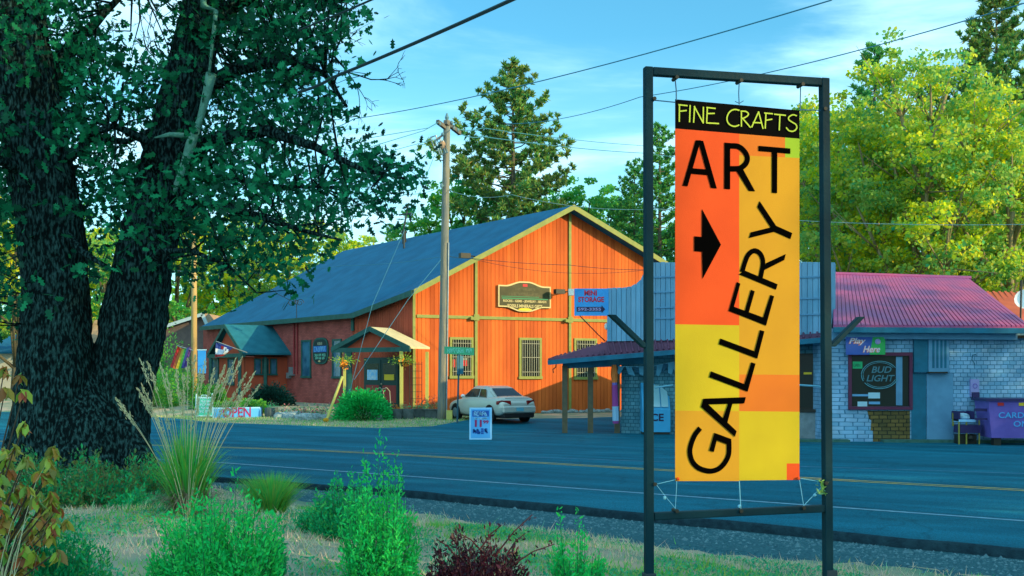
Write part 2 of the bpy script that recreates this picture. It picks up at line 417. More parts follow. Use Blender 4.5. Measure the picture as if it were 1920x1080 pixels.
YL = [(-30,37.5),(-18,33.4),(-10.35,30.8),(-5.8,29.0),(-3.3,27.5),(2.9,23.1),(6.7,20.5),(9.3,18.8),(25,8)]
roadline('road_marking', YL, .09, 'paint_yellow')
roadline('road_marking', [(x+.12,y+.2) for x,y in YL], .09, 'paint_yellow')
roadline('road_marking', [(-5.9,29.6),(3.5,25.1),(7.7,23.4),(15,20.4)], .10, 'paint_faint')
roadline('road_marking', [(8,31.9),(11,31.2),(14.5,30.4)], .07, 'paint_faint')
# gravel shoulder: sheet plus stones
xg = np.arange(-30, 32, .4); vs = []; fs = []
for x in xg:
    e = float(np.interp(x, EX, EY))
    for j in range(9):
        y = e-.02-j*.42*(1+.12*math.sin(x*1.3+j)); vs.append((x, y, H(x,y)+.012-(.05 if j==8 else 0)))
fs = [(i*9+j+1,(i+1)*9+j+1,(i+1)*9+j,i*9+j) for i in range(len(xg)-1) for j in range(8)]
o = MB().add(vs,fs).build('gravel_shoulder', 'gravel', smooth=True); o['kind'] = 'structure'
mat('stone_grey', (.03,.12,.15), (.12,.25,.29), .9, 9, spec=.15)
rg = np.random.default_rng(5); mb = MB()
for k in range(5200):
    x = rg.uniform(-7.5, 8.5); e = float(np.interp(x, EX, EY)); y = e-.05-abs(rg.normal())*1.3-.1
    if y < 5: continue
    r = rg.uniform(.008,.028)*(1+ (rg.random()<.04)*1.2); z = H(x,y)+.012
    a = rg.uniform(0,6.28); c_, s_ = math.cos(a), math.sin(a)
    q = [(c_*r,s_*r,0),(-s_*r,c_*r,0),(-c_*r,-s_*r,0),(s_*r,-c_*r,0),(0,0,r*rg.uniform(.5,1))]
    mb.add([(x+i,y+j,z+k_) for i,j,k_ in q], [(0,1,4),(1,2,4),(2,3,4),(3,0,4)])
o = mb.build('gravel_stones', 'stone_grey'); o['kind'] = 'stuff'
#@@END_GROUND
# ------------------------------------------------------------------ the barn gallery
mat('orange_board', (.66,.150,.028), (.46,.092,.02), .75, 1.1, .2, 30, stretch=(1,1,.25), spec=.15)
mat('board_gap', (.30,.065,.016), rough=.9)
mat('red_board', (.44,.085,.04), (.33,.065,.035), .8, 2, .2, 30, stretch=(1,1,.25), spec=.15)
brickmat('red_brick', (.40,.10,.08), (.30,.075,.065), (.22,.065,.06), .22, .075, axis='len', bump=.25)
mat('olive_trim', (.24,.27,.065), (.18,.23,.055), .6, 4)
mat('dark_green_trim', (.015,.10,.085), (.01,.07,.06), .6, 4)
mat('blue_shingle', (.010,.135,.255), (.007,.105,.205), .85, 1.1, .4, 60, spec=.2)
mat('teal_shingle', (.015,.15,.20), (.01,.115,.16), .85, 2, .4, 60, spec=.2)
mat('sunlit_roof', (.58,.52,.30), (.48,.45,.26), .7, 5)  # right slope of the porch roof, sunlight put into the colour
mat('window_glass', (.012,.022,.018), rough=.25, spec=.25)
mat('window_glass_blue', (.05,.17,.26), (.02,.08,.14), rough=.1, spec=.6, scale=2)
mat('bar_white', (.30,.32,.23), rough=.5)
mat('sign_brown', (.035,.04,.012), (.06,.06,.02), .6, 3)
mat('sign_cream', (.55,.48,.22), rough=.6)
mat('sign_green', (.03,.22,.10), rough=.6)
mat('sign_dark', (.01,.03,.03), rough=.6)
mat('sign_blue_pale', (.12,.36,.62), rough=.6)
mat('sign_yellow', (.75,.55,.03), rough=.6)
mat('sign_red', (.55,.03,.03), rough=.6)
mat('sign_band_blue', (.02,.13,.45), rough=.6)
mat('card_mint', (.15,.50,.38), rough=.6)
mat('metal_dark', (.03,.035,.03), rough=.5, metal=.4)
mat('metal_grey', (.25,.33,.36), (.18,.25,.28), rough=.5, metal=.3)
mat('pipe_red', (.28,.035,.04), rough=.7)
mat('concrete', (.22,.30,.32), (.15,.22,.24), .9, 5, .4, 30)
mat('door_green', (.01,.05,.045), rough=.6)
mat('door_red', (.28,.04,.035), rough=.7)
mat('poster_blue', (.10,.42,.75), (.45,.62,.70), .6, 5)
mat('yellow_post', (.50,.50,.12), (.42,.44,.11), .6, 5)
mat('wood_dark', (.05,.08,.08), (.09,.12,.12), .9, 5)

plank_vary('orange_board',.80,1.08); plank_vary('red_board',.82,1.1)
C0 = (-4.41,47.6); U1 = V((.896,.444)).normalized()
FA = Pl(C0, (C0[0]+U1.x*16.4, C0[1]+U1.y*16.4)); FW = 16.4
S2 = Pl(C0, (C0[0]-.61*20, C0[1]+.79*20))
FO = .55                                # rake overhang
fo = lambda px,py,o=0: FA.at(px,py,o)
apex = fo(1075,385,FO); rakeL = fo(775,544,FO); r2 = fo(1247,490,FO)
tA = FA.tz(1075,385,FO); tL = FA.tz(775,544,FO); t2 = FA.tz(1247,490,FO)
sR = (t2[1]-tA[1])/(t2[0]-tA[0]); tR = FW+.35
rakeR = FA.p(tR, tA[1]+sR*(tR-tA[0]), FO)
def zrake(t): return tA[1]+(tL[1]-tA[1])*(t-tA[0])/(tL[0]-tA[0]) if t < tA[0] else tA[1]+sR*(t-tA[0])
bend = S2.at(661,588,.4); fe = S2.at(376,613,.4)
RP = Pl((apex.x,apex.y),(apex.x+S2.u.x,apex.y+S2.u.y)) if True else None
ridge_end = RP.at(645,470)
L2 = (fe-rakeL).length
farR = V((rakeR.x+S2.u.x*L2, rakeR.y+S2.u.y*L2, rakeR.z))
base = V((1.0,52,0))
barn = thing('barn_building', (C0[0]+5,C0[1]+6,.2), 'large orange and red barn shop with a blue shingle roof and olive trim', 'building')
TH = V((0,0,-.16))
m = MB()
top = [apex,rakeL,bend,fe,farR,rakeR,ridge_end]
tri = [(0,1,2),(0,2,6),(2,3,6),(3,4,6),(0,6,4),(0,4,5)]
b_ = [p+TH for p in top]
m.add(top+b_, tri+[tuple(7+i for i in f[::-1]) for f in tri])
rim = [0,1,2,3,4,5]
m.add(top+b_, [(rim[i],7+rim[i],7+rim[(i+1)%6],rim[(i+1)%6]) for i in range(6)])
roof = m.build('roof', ['blue_shingle'], barn)
n2 = S2.n3
def fascia(a, b, out, h, m_, name='fascia', w=.05, dz=0):
    mb = MB(); a, b = V(a)+out*.03+V((0,0,dz)), V(b)+out*.03+V((0,0,dz)); dn = V((0,0,-h))
    mb.hexa([a+dn,b+dn,b+dn+out*w,a+dn+out*w,a,b,b+out*w,a+out*w]); return mb.build(name, m_, barn)
fascia(rakeL, apex, FA.n3, .25, 'olive_trim', dz=.03); fascia(apex, rakeR, FA.n3, .25, 'olive_trim', dz=.03)
fascia(rakeL, bend, n2, .26, 'dark_green_trim', dz=.02); fascia(bend, fe, n2, .24, 'dark_green_trim', dz=.02)
# roof vent pipe and iron scroll antenna
q = hit(758,455,apex,bend,ridge_end)
MB().tube([q-V((0,0,.1)),q+V((0,0,.55))],.12,10).tube([q+V((0,0,.55)),q+V((0,0,.66))],.17,10).build('vent_pipe','metal_dark',barn)
q = hit(556,598,bend,fe,ridge_end); mb = MB().tube([q-V((0,0,.1)),q+V((0,0,.75))],.018,5)
for k,(dx,r) in enumerate([(-.25,.22),(.18,.2),(0,.14)]):
    mb.tube([q+V((dx+r*math.cos(a)*(1-a/12), 0, .85+r*math.sin(a)*(1-a/12))) for a in np.linspace(0,7.5,22)], .016, 4)
mb.tube([q+V((0,0,.8)), q+V((-1.1,.4,1.35)), q+V((-1.8,.8,1.9))], .014, 4)
mb.build('scroll_antenna','metal_dark',barn)
# facade planks
mb = MB(); n = int(FW/.2); tt = [i*FW/n for i in range(n+1)]
pk = tA[0]
for i in range(n):
    a, b = tt[i]+.008, tt[i+1]-.008
    if a < pk < b: cuts = [a, pk, b]
    else: cuts = [a, b]
    lo = -.3
    pts = [(a,lo),(b,lo)]+[(c, zrake(c)-.15) for c in reversed(cuts)]
    mb.prism([FA.p(t,z,.0) for t,z in pts], -FA.n3*.02, 0)
mb.prism([FA.p(t,z,-.021) for t,z in [(0,-.3),(FW,-.3),(FW,zrake(FW)-.16),(pk,zrake(pk)-.16),(0,zrake(0)-.16)]], -FA.n3*.15, 1)
mb.build('gable_wall', ['orange_board','board_gap'], barn)
# side wall: boards near the corner, brick beyond
sb = S2.tz(661,588,0)[0]; sf = S2.tz(381,613,0)[0]
zb = bend.z; z0 = zrake(0)-.1
def zside(s): return (z0+(zb-z0)*s/sb if s < sb else zb+(fe.z-zb)*(s-sb)/(sf-sb))-.10
mb = MB(); n = int(sb/.2)
for i in range(n):
    a, b = sb*i/n+.012, sb*(i+1)/n-.012
    mb.prism([S2.p(a,-.3),S2.p(b,-.3),S2.p(b,zside(b)),S2.p(a,zside(a))], -n2*.02, 0)
mb.prism([S2.p(0.02,-.3,-.021),S2.p(sb,-.3,-.021),S2.p(sb,zside(sb),-.021),S2.p(0.02,zside(0),-.021)], -n2*.15, 1)
mb.build('side_board_wall', ['red_board','board_gap'], barn)
mb = MB(); mb.prism([S2.p(sb,-.3),S2.p(sf,-.3),S2.p(sf,zside(sf)),S2.p(sb,zside(sb))], -n2*.25, 0)
mb.build('side_brick_wall', ['red_brick'], barn)
# rear walls
e0 = S2.p(sf,0); e0 = V((e0.x,e0.y)); e1 = V((farR.x-.4*U1.x-.4*S2.u.x, farR.y-.4*U1.y-.4*S2.u.y)); e2 = FA.p(FW,0); e2 = V((e2.x,e2.y))
mb = MB()
for a,b in ((e0,e1),(e1,e2)):
    zt = 4.7 if a is e0 else min(rakeR.z, farR.z)-.2
    mb.add([(a.x,a.y,-.3),(b.x,b.y,-.3),(b.x,b.y,zt),(a.x,a.y,zt)], [(0,1,2,3)])
mb.build('rear_wall', ['red_board'], barn)
# trims
def trim(name, pl, a, b, w, o=.03, m_='olive_trim'):   # vertical/horizontal trim from photo points a-b
    (t0,z0_),(t1,z1_) = pl.tz(*a), pl.tz(*b); mb = MB()
    if abs(t1-t0) < abs(z1_-z0_): mb.pbox(pl, min(t0,t1)-w/2, min(t0,t1)+w/2, min(z0_,z1_), max(z0_,z1_), .002, o)
    else:
        zz = (z0_+z1_)/2; mb.pbox(pl, t0, t1, zz-w/2, zz+w/2, .002, o)
    return mb.build(name, m_, barn)
tc1 = FA.tz(892,480)[0]; tc2 = FA.tz(1068,400)[0]
ztr = (FA.tz(830,594)[1]+FA.tz(1000,598)[1])/2
for t,o_ in ((.07,.06),(tc1,.07),(tc2,.07)):
    MB().pbox(FA, t-.065 if t>.1 else -.03, t+.065 if t>.1 else .09, -.2, zrake(t)-.22, .002, o_).build('corner_trim' if t<.1 else 'post_trim','olive_trim',barn)
for a,b in ((.16,tc1-.085),(tc1+.085,tc2-.085),(tc2+.085,FW)):
    MB().pbox(FA, a, b, ztr-.07, ztr+.07, .002, .05).build('belt_trim','olive_trim',barn)
for t in (tc1,tc2):
    MB().pbox(FA, t-.13, t+.13, ztr-.14, ztr+.14, .072, .12).pbox(FA, t-.32,t-.16,ztr-.12,ztr+.02,.052,.2).build('trim_block',['olive_trim'],barn)
def window(x0,x1,y0,y1, pl=FA, bars=8, glass='window_glass', frame='olive_trim', fw=.11):
    t0,z1 = pl.tz(x0,y0); t1,_ = pl.tz(x1,y0); _,z0w = pl.tz((x0+x1)/2,y1); 
    if t1 < t0: t0,t1 = t1,t0
    mb = MB().pbox(pl,t0,t1,z1-fw,z1,.003,.06).pbox(pl,t0-.03,t1+.03,z0w-.02,z0w+fw,.003,.09)
    mb.pbox(pl,t0,t0+fw,z0w+fw+.001,z1-fw-.001,.003,.058).pbox(pl,t1-fw,t1,z0w+fw+.001,z1-fw-.001,.003,.058)
    w_ = mb.build('window', frame, barn)
    MB().pbox(pl,t0+fw,t1-fw,z0w+fw,z1-fw,.004,.02).build('pane', glass, w_)
    if bars:
        mb = MB(); a,b = t0+fw, t1-fw
        for i in range(bars): 
            x = a+(b-a)*(i+.5)/bars; mb.pbox(pl,x-.009,x+.009,z0w+fw,z1-fw,.05,.078)
        for k in (.12,.52,.9): zc_=z0w+fw+(z1-z0w-2*fw)*k; mb.pbox(pl,a,b,zc_-.012,zc_+.012,.08,.092)
        mb.build('security_bars','bar_white',w_)
    return w_
w1 = window(843,887,632,709); window(973,1015,633,710); window(1076,1119,634,711)
# open sign in the first window
t0,z0w = FA.tz(861,682); MB().pbox(FA,t0-.42,t0-.16,z0w-.16,z0w+.2,.021,.035).build('red_notice','sign_red',w1)
MB().pbox(FA,t0+.14,t0+.4,z0w-.1,z0w+.16,.021,.036).build('red_notice','sign_red',w1)
MB().pbox(FA,t0+.16,t0+.38,z0w+.17,z0w+.26,.021,.036).build('white_notice','bar_white',w1)
window(566,584,638,708, S2, 0, 'window_glass_blue','dark_green_trim',.09)
window(624,641,636,709, S2, 0, 'window_glass_blue','dark_green_trim',.09)
# conduit pipes and meter box
mb = MB()
for px in (553,559): t,_ = S2.tz(px,600); mb.tube([S2.p(t,zside(t)-.1,.06),S2.p(t,EYE-.05,.06)],.045,6)
mb.build('conduit_pipe','pipe_red',barn)
t,z = S2.tz(549,697); MB().pbox(S2,t-.25,t+.1,z-.2,z+.25,.002,.2).pbox(S2,t+.15,t+.5,z-.35,z-.05,.002,.15).build('meter_box','metal_grey',barn)
t,z = S2.tz(663,603); MB().pbox(S2,t-.12,t+.12,z-.45,z+.35,.03,.09).build('wall_bracket','dark_green_trim',barn)
# flood lights
def flood(px,py,name='flood_light'):
    t,z = FA.tz(px,py,.5); mb = MB().bar(FA.p(t+.6,z+.05,.06),FA.p(t,z+.03,.5),.05)
    mb.obox(FA.p(t-.12,z,.55),FA.u3*.24,FA.n3*.14,V((0,0,.11))); mb.build(name,'metal_dark',barn)
flood(875,480); flood(1052,547)
# double door under the porch
t0,z0d = S2.tz(750,764); t1,z1d = S2.tz(686,670); zd0=.55; zd1=2.72
MB().pbox(S2,t0-.1,t1+.1,zd0-.02,zd1+.12,.003,.05).build('door_frame','door_green',barn)
tm = (t0+t1)/2
for a,b in ((t0+.05,tm-.03),(tm+.03,t1-.05)):
    d = MB().pbox(S2,a,b,zd0,zd1,.051,.09).build('door','door_green',barn)
    MB().pbox(S2,a+.14,b-.14,zd0+.2,zd0+1.0,.091,.10).build('lower_panel','door_red',d)
    MB().pbox(S2,a+.16,b-.16,zd0+1.22,zd1-.16,.091,.10).build('pane','window_glass',d)
    if b > tm+.2: MB().pbox(S2,a+.25,b-.25,zd0+1.24,zd0+1.72,.101,.105).build('poster','poster_blue',d)
    else: MB().pbox(S2,a+.3,b-.3,zd0+1.24,zd0+1.5,.101,.105).build('notice','sign_yellow',d)
MB().ball(S2.p(tm-.12,zd0+1.05,.13),.045,8,6).build('door_knob','bar_white',barn)
# entrance porch: gable roof facing the corner
def porch(name, fr, fl, zr, zl, ap, depth, vdir, m_roof, m_front, posts, ov=.0, dark='dark_green_trim', m_right=None):
    """fr/fl: front right and left eave corners, ap: apex height, vdir: horizontal direction into the wall"""
    v = V((vdir[0],vdir[1],0)).normalized()*depth; fr,fl = V((fr[0],fr[1],zr)),V((fl[0],fl[1],zl)); a = (fr+fl)/2; a.z = ap
    u = (fr-fl).normalized(); th = V((0,0,-.09))
    r = MB()
    for (e,mi) in ((fr,1),(fl,0)):
        r.hexa([e+th,a+th,a+v+th,e+v+th,e,a,a+v,e+v],mi)
    rf = r.build(name+'_roof',[m_roof,m_right or m_roof],barn)
    f = MB()
    for e in (fr,fl):
        nn = -v.normalized()*.05
        f.hexa([e+th*2.2+nn,a+th*2.2+nn,a+th*2.2,e+th*2.2,e+nn+V((0,0,.02)),a+nn+V((0,0,.02)),a+V((0,0,.02)),e+V((0,0,.02))])
    f.hexa([fl+V((0,0,-.22))-v.normalized()*.03,fr+V((0,0,-.22))-v.normalized()*.03,fr+V((0,0,-.22))+v*.05,fl+V((0,0,-.22))+v*.05,
            fl+V((0,0,-.02))-v.normalized()*.03,fr+V((0,0,-.02))-v.normalized()*.03,fr+V((0,0,-.02))+v*.05,fl+V((0,0,-.02))+v*.05])
    f.build('fascia',dark,barn)
    k = v.normalized()*.25
    MB().prism([fl+k+u*.5+V((0,0,-.1)),fr+k-u*.5+V((0,0,-.1)),a+k+V((0,0,-.12))], v.normalized()*.08).build('porch_gable',m_front,barn)
    return fr,fl,a,u,v
# main porch (a little in front of the corner)
B = P(806,651,47.0); vd = V((.5,.866,0)); A = B-vd*1.5; A.z = B.z
w_ = 4.3; Lc = A+V((-.866,.5,0))*w_
zap = EYE+(700-613)/F*46.9
fr,fl,ap_,u_,v_ = porch('porch',(A.x,A.y),(Lc.x,Lc.y),B.z,B.z,zap,1.5,(.5,.866),'teal_shingle','red_board',None,m_right='sunlit_roof')
pc = [fr-u_*.45, fr-u_*.0+v_*.97-u_*.12, fl+u_*.95]
for i,p_ in enumerate(pc):
    mb = MB(); wd = .14 if i < 2 else .3
    mb.box(p_.x-wd/2,p_.x+wd/2,p_.y-wd/2,p_.y+wd/2,.1,p_.z-.2); mb.build('porch_post','yellow_post' if i<2 else 'dark_green_trim',barn)
# porch deck, steps and bent hand rail
mb = MB(); dk = [fr+v_*.9,fl+v_*.9,fl+v_*.9+vd*2.2,fr+v_*.9+vd*.8]
mb.prism([V((p.x,p.y,.1)) for p in (fr-u_*.3,fl+u_*.3,fl+u_*.3+vd*3.2,fr-u_*.3+vd*2.0)], V((0,0,.38))); mb.build('porch_deck','concrete',barn)
q = P(700,764,46.4)
mb = MB()
for dx in (0,.28):
    mb.tube([q+V((dx,0,0)),q+V((dx,0,.55)),q+V((dx+.1,0,.8)),q+V((dx+.3,0,.86)),q+V((dx+.42,.1,.7)),q+V((dx+.45,.2,0))],.022,6)
mb.build('hand_rail','bar_white',barn)
# iron lattice beside the porch post
mb = MB(); q = P(768,700,46.2)
for i in range(5): mb.tube([q+V((i*.13,i*.05,-1.3)),q+V((i*.13,i*.05,.5))],.012,4)
for i in range(6): mb.tube([q+V((0,0,-1.1+i*.3)),q+V((.52,.2,-1.1+i*.3))],.01,4)
mb.build('iron_lattice','metal_dark',barn)
# side porch at the far left
k7 = 1.07
A = V((-13.1*k7,51.9*k7,0)); Lc = V((-15.8*k7,55.4*k7,0)); zA = EYE+38.5/F*51.9*k7; zL = EYE+34/F*55.4*k7; zap = EYE+92/F*53.6*k7
fr2,fl2,ap2,u2,v2 = porch('side_porch',(A.x,A.y),(Lc.x,Lc.y),zA,zA,zap,2.9,(.79,.61),'teal_shingle','red_board',None)
for p_ in (fr2-u2*.4, fl2+u2*.4, fr2-u2*.4+v2*.5):
    MB().box(p_.x-.08,p_.x+.08,p_.y-.08,p_.y+.08,.2,p_.z-.2).build('porch_post','dark_green_trim',barn)
mb = MB(); a,b = fr2-u2*.45+v2*.12, fl2+u2*.45+v2*.12
mb.prism([V((a.x,a.y,.2)),V((b.x,b.y,.2)),V((b.x,b.y,b.z-.2)),V((a.x,a.y,a.z-.2))], v2.normalized()*.1)
a,b = fr2-u2*.5+v2*.12, fr2-u2*.5+v2*.98
mb.prism([V((a.x,a.y,.2)),V((b.x,b.y,.2)),V((b.x,b.y,b.z-.2)),V((a.x,a.y,a.z-.2))], u2.normalized()*-.1)
mb.build('porch_wall','red_board',barn)
pf = Pl((fr2-u2*.45+v2*.12).to_2d(), (fl2+u2*.45+v2*.12).to_2d()); ps = Pl((fr2-u2*.5+v2*.12).to_2d(), (fr2-u2*.5+v2*.98).to_2d())
for x0,x1 in ((398,411),(428,440)): window(x0,x1,672,722,pf,0,'window_glass_blue','dark_green_trim',.07)
for x0,x1 in ((476,489),(491,503),(506,519)): window(x0,x1,672,703,ps,0,'window_glass_blue','dark_green_trim',.06)

# sign board with a curved top on the gable wall
t0,z1 = FA.tz(934,536); t1,_ = FA.tz(1029,536); _,z0s = FA.tz(982,575)
tm=(t0+t1)/2; W_=(t1-t0)
def shape(gr,off):
    ss=lambda x: x*x*(3-2*x)
    bu=lambda f: .20*ss(max(0,min(1,(.5-abs(f-.5)-.13)/.30)))
    fs_=[0,.13]+list(np.linspace(.16,.84,15))+[.87,1]
    pts=[(t0-gr+(W_+2*gr)*f,z0s-gr-bu(f)) for f in fs_]+[(t0-gr+(W_+2*gr)*f,z1+gr+bu(f)) for f in fs_[::-1]]
    return [FA.p(t,z,off) for t,z in pts]
sg = thing('wall_sign', FA.p(tm,z0s-.3,.06), 'brown wall sign with a curved cream border high on the orange gable wall', 'sign')
MB().prism(shape(.045,.05),FA.n3*.07).build('sign_border','sign_cream',sg)
MB().prism(shape(-.02,.122),FA.n3*.01).build('sign_panel','sign_brown',sg)
up = V((0,0,1)); HH=z1-z0s
MB().pbox(FA,t0+.12,t1-.12,z0s+HH*.36,z0s+HH*.42,.134,.14).pbox(FA,t0+.1,t1-.6,z0s+HH*.47,z0s+HH*.5,.134,.14).build('green_stripe','sign_green',sg)
MB().pbox(FA,tm-.12,tm+.12,z1+.0,z1+.12,.134,.142).build('red_emblem','sign_red',sg)
text('ROCKS - GEMS - JEWELRY - BEADS', FA.p(t0+.2,z0s+HH*.17,.136), FA.u3, up, W_-.4, .14, 'sign_cream','lettering',sg,.02)
text('FOSSILS MINERALS GIFTS', FA.p(t0+.42,z0s-.06,.136), FA.u3, up, W_-.84, .15, 'sign_cream','lettering',sg,.02)
MB().prism([FA.p(tm+.36*math.sin(a),z0s-.14+.06*math.cos(a),.134) for a in np.linspace(0,6.1,12)],FA.n3*.008).build('gold_emblem','sign_yellow',sg)
mat('sign_brown2', (.08,.08,.03), (.04,.045,.015), .6, 9)
for k,(a,b,h_) in enumerate([(.3,.3,.12),(.22,.2,.2)]): 
    zz=z0s+HH*(.86-.27*k); MB().pbox(FA,t0+W_*a,t1-W_*b,zz-h_/2,zz+h_/2,.134,.139).build('faded_lettering','sign_brown2',sg)
# oval sign on the brick wall
t,z = S2.tz(602.5,658); hw = abs(S2.tz(617,658)[0]-S2.tz(588,658)[0])/2; hh=.66
og = thing('oval_sign', S2.p(t,z-hh,.05), 'dark green oval sign with pale blue lettering on the red brick wall', 'sign')
def ov(a_,b_,off): return [S2.p(t+a_*(abs(math.cos(x))**.55)*math.copysign(1,math.cos(x)), z+b_*(abs(math.sin(x))**.75)*math.copysign(1,math.sin(x)), off) for x in np.linspace(0,2*math.pi,28)[:-1]]
MB().prism(ov(hw,hh+.02,.02),n2*.05).build('sign_border','dark_green_trim',og)
MB().prism(ov(hw*.86,hh*.9,.071),n2*.01).build('sign_panel','sign_dark',og)
um = -S2.u3
def glyphs(o, u, n_, w, h, count, m, parent, sw=.02, words=(), name='lettering'):
    """worn lettering that can no longer be read: upright, bar and bowl strokes"""
    mb = MB(); cw = w/count; rr = random.Random(int(w*977)+count)
    for i in range(count):
        if i in words: continue
        x = i*cw+cw*.12; cw_ = cw*.72; q = lambda a,b: V(o)+V(u)*(x+cw_*a)+V((0,0,h*b))
        for st in rr.sample([[(0,0),(0,1)],[(1,0),(1,1)],[(0,1),(1,1)],[(0,0),(1,0)],[(0,.5),(1,.5)],[(0,1),(1,0)],[(0,0),(.5,1),(1,0)]],3):
            mb.stroke([q(*p) for p in st], sw, n_)
    return mb.build(name, m, parent)
glyphs(S2.p(t+.26,z+.3,.083), um, n2, .5,.13,4,'bar_white',og,.04)
MB().pbox(S2,t-hw*.84,t+hw*.84,z-.06,z+.25,.082,.086).build('blue_band','sign_band_blue',og)
glyphs(S2.p(t+hw*.75,z-.02,.09), um, n2, hw*1.5,.22,6,'sign_blue_pale',og,.05)
glyphs(S2.p(t+hw*.72,z-.27,.083), um, n2, hw*1.44,.11,13,'card_mint',og,.03,(4,8))
glyphs(S2.p(t+hw*.6,z-.42,.083), um, n2, hw*1.2,.1,11,'card_mint',og,.03,(3,7))
MB().ball(S2.p(t,z-.53,.085),(.09,.03,.05),8,5).build('gold_emblem','sign_cream',og)

# ------------------------------------------------------------------ roadside shop
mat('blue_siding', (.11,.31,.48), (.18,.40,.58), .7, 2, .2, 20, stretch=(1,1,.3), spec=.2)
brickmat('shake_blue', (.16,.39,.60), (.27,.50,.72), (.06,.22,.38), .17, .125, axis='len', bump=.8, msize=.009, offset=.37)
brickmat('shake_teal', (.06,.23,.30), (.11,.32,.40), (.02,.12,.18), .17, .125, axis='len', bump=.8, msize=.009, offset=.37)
brickmat('shake_bare', (.20,.15,.05), (.09,.09,.04), (.03,.04,.03), .16, .12, axis='len', bump=.9, msize=.010, offset=.4)
mat('metal_roof', (.40,.07,.18), (.24,.065,.20), .45, 1.2, .1, 12, spec=.4)
mat('metal_roof_dark', (.12,.05,.10), (.08,.04,.08), .6, 2, spec=.3)
mat('orange_roof', (.50,.11,.05), (.42,.09,.05), .5, 2)
mat('teal_board', (.01,.16,.27), (.008,.12,.2), .7, 3)
mat('pale_blue_board', (.11,.31,.50), (.09,.26,.43), .7, 3)
mat('purple_metal', (.17,.13,.52), (.13,.10,.44), .5, 3, .1, 10)
mat('purple_dark', (.03,.025,.11), rough=.5)
mat('maroon_frame', (.10,.025,.07), rough=.6)
mat('post_olive', (.13,.115,.07), (.08,.09,.06), .8, 5)
plank_vary('blue_siding',.82,1.12)
shop = thing('shop_building', (9,36,.0), 'low roadside shop with blue shake walls, pale false front and red metal roof', 'building')
ZB=-.15
LF = Pl((P(1165,812,37.3).x,37.3),(P(1560,812,34.2).x,34.2))
RF = Pl((P(1552,830,32.7).x,32.7),(P(1990,830,32.2).x,32.2))
tE = RF.tz(1925,700)[0]
# left wall (recessed part) and right wall
l0 = LF.tz(1165,700)[0]; l1 = LF.tz(1552,700)[0]
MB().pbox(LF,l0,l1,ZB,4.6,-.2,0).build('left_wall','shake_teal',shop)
r0 = 0; MB().pbox(RF,r0,tE,ZB,3.5,-.2,0).build('right_wall','shake_blue',shop)
a = RF.p(0,0,-.201); b = LF.p(l1,0,0)
MB().hexa([V((a.x,a.y,ZB)),V((a.x+.2,a.y,ZB)),V((a.x+.2,a.y+5,ZB)),V((a.x,a.y+5,ZB)),V((a.x,a.y,3.3)),V((a.x+.2,a.y,3.3)),V((a.x+.2,a.y+5,3.3)),V((a.x,a.y+5,3.3))]).build('return_wall','shake_blue',shop)
# side and rear walls
mb = MB(); q = LF.p(l0,0,-.2); q2 = LF.p(l0,0,-8.5); 
mb.add([(q.x,q.y,ZB),(q2.x,q2.y,ZB),(q2.x,q2.y,4.6),(q.x,q.y,4.6)],[(0,1,2,3)])
q = RF.p(tE,0,-.2); q3 = RF.p(tE,0,-11); 
mb.add([(q.x,q.y,ZB),(q3.x,q3.y,ZB),(q3.x,q3.y,3.4),(q.x,q.y,3.4)],[(0,1,2,3)])
mb.add([(q2.x,q2.y,ZB),(q3.x,q3.y,ZB),(q3.x,q3.y,3.4),(q2.x,q2.y,3.4)],[(0,1,2,3)])
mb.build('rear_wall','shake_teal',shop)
p0,p1,p2_,p3 = LF.p(l0,4.6,0),LF.p(l1,4.6,0),LF.p(l1,4.4,-8.5),LF.p(l0,4.4,-8.5)
MB().prism([p0,p1,p2_,p3],(0,0,.1)).build('flat_roof','metal_roof_dark',shop)
# false front: pale vertical boards with shoulder
FF = Pl((P(1138,640,36.9).x,36.9),(P(1566,640,34.0).x,34.0))
def fz(px,py): return FF.tz(px,py,.25)
out = [(1138,640),(1138,541),(1165,540),(1185,537),(1199,528),(1208,512),(1214,498),(1222,492),(1566,492),(1566,633)]
op = [fz(*p) for p in out]
def ztop(t):
    pts = op[1:9]
    for (a,za_),(b,zb2) in zip(pts[:-1],pts[1:]):
        if a <= t <= b: return za_+(zb2-za_)*(t-a)/max(1e-6,b-a)
    return pts[-1][1]
f0,f1 = op[0][0],op[-1][0]; zbot=[op[0][1],op[-1][1]]
mb = MB(); n = int((f1-f0)/.17)
for i in range(n):
    a,b = f0+(f1-f0)*i/n+.008, f0+(f1-f0)*(i+1)/n-.008; dj = random.uniform(0,.006)
    zl = lambda t: zbot[0]+(zbot[1]-zbot[0])*(t-f0)/(f1-f0)
    mb.prism([FF.p(a,zl(a),.25+dj),FF.p(b,zl(b),.25+dj),FF.p(b,ztop(b)+dj*3,.25+dj),FF.p(a,ztop(a)+dj*3,.25+dj)], -FF.n3*.03)
mb.build('false_front','blue_siding',shop)
mb = MB(); nb=40
for i in range(nb):
    a,b = f0+(f1-f0)*i/nb, f0+(f1-f0)*(i+1)/nb
    mb.prism([FF.p(a,zl(a)+.02,.21),FF.p(b,zl(b)+.02,.21),FF.p(b,ztop(b)-.03,.21),FF.p(a,ztop(a)-.03,.21)], -FF.n3*.1)
for (x0,x1,y) in ((1225,1270,520),(1225,1264,548),(1228,1264,577),(1228,1264,597),(1500,1545,520),(1500,1560,560),(1500,1560,590)):
    a,z = fz(x0,y); b,_ = fz(x1,y); mb.pbox(FF,a,b,z-.025,z+.025,.26,.285)
mb.build('false_front_frame','pale_blue_board',shop)
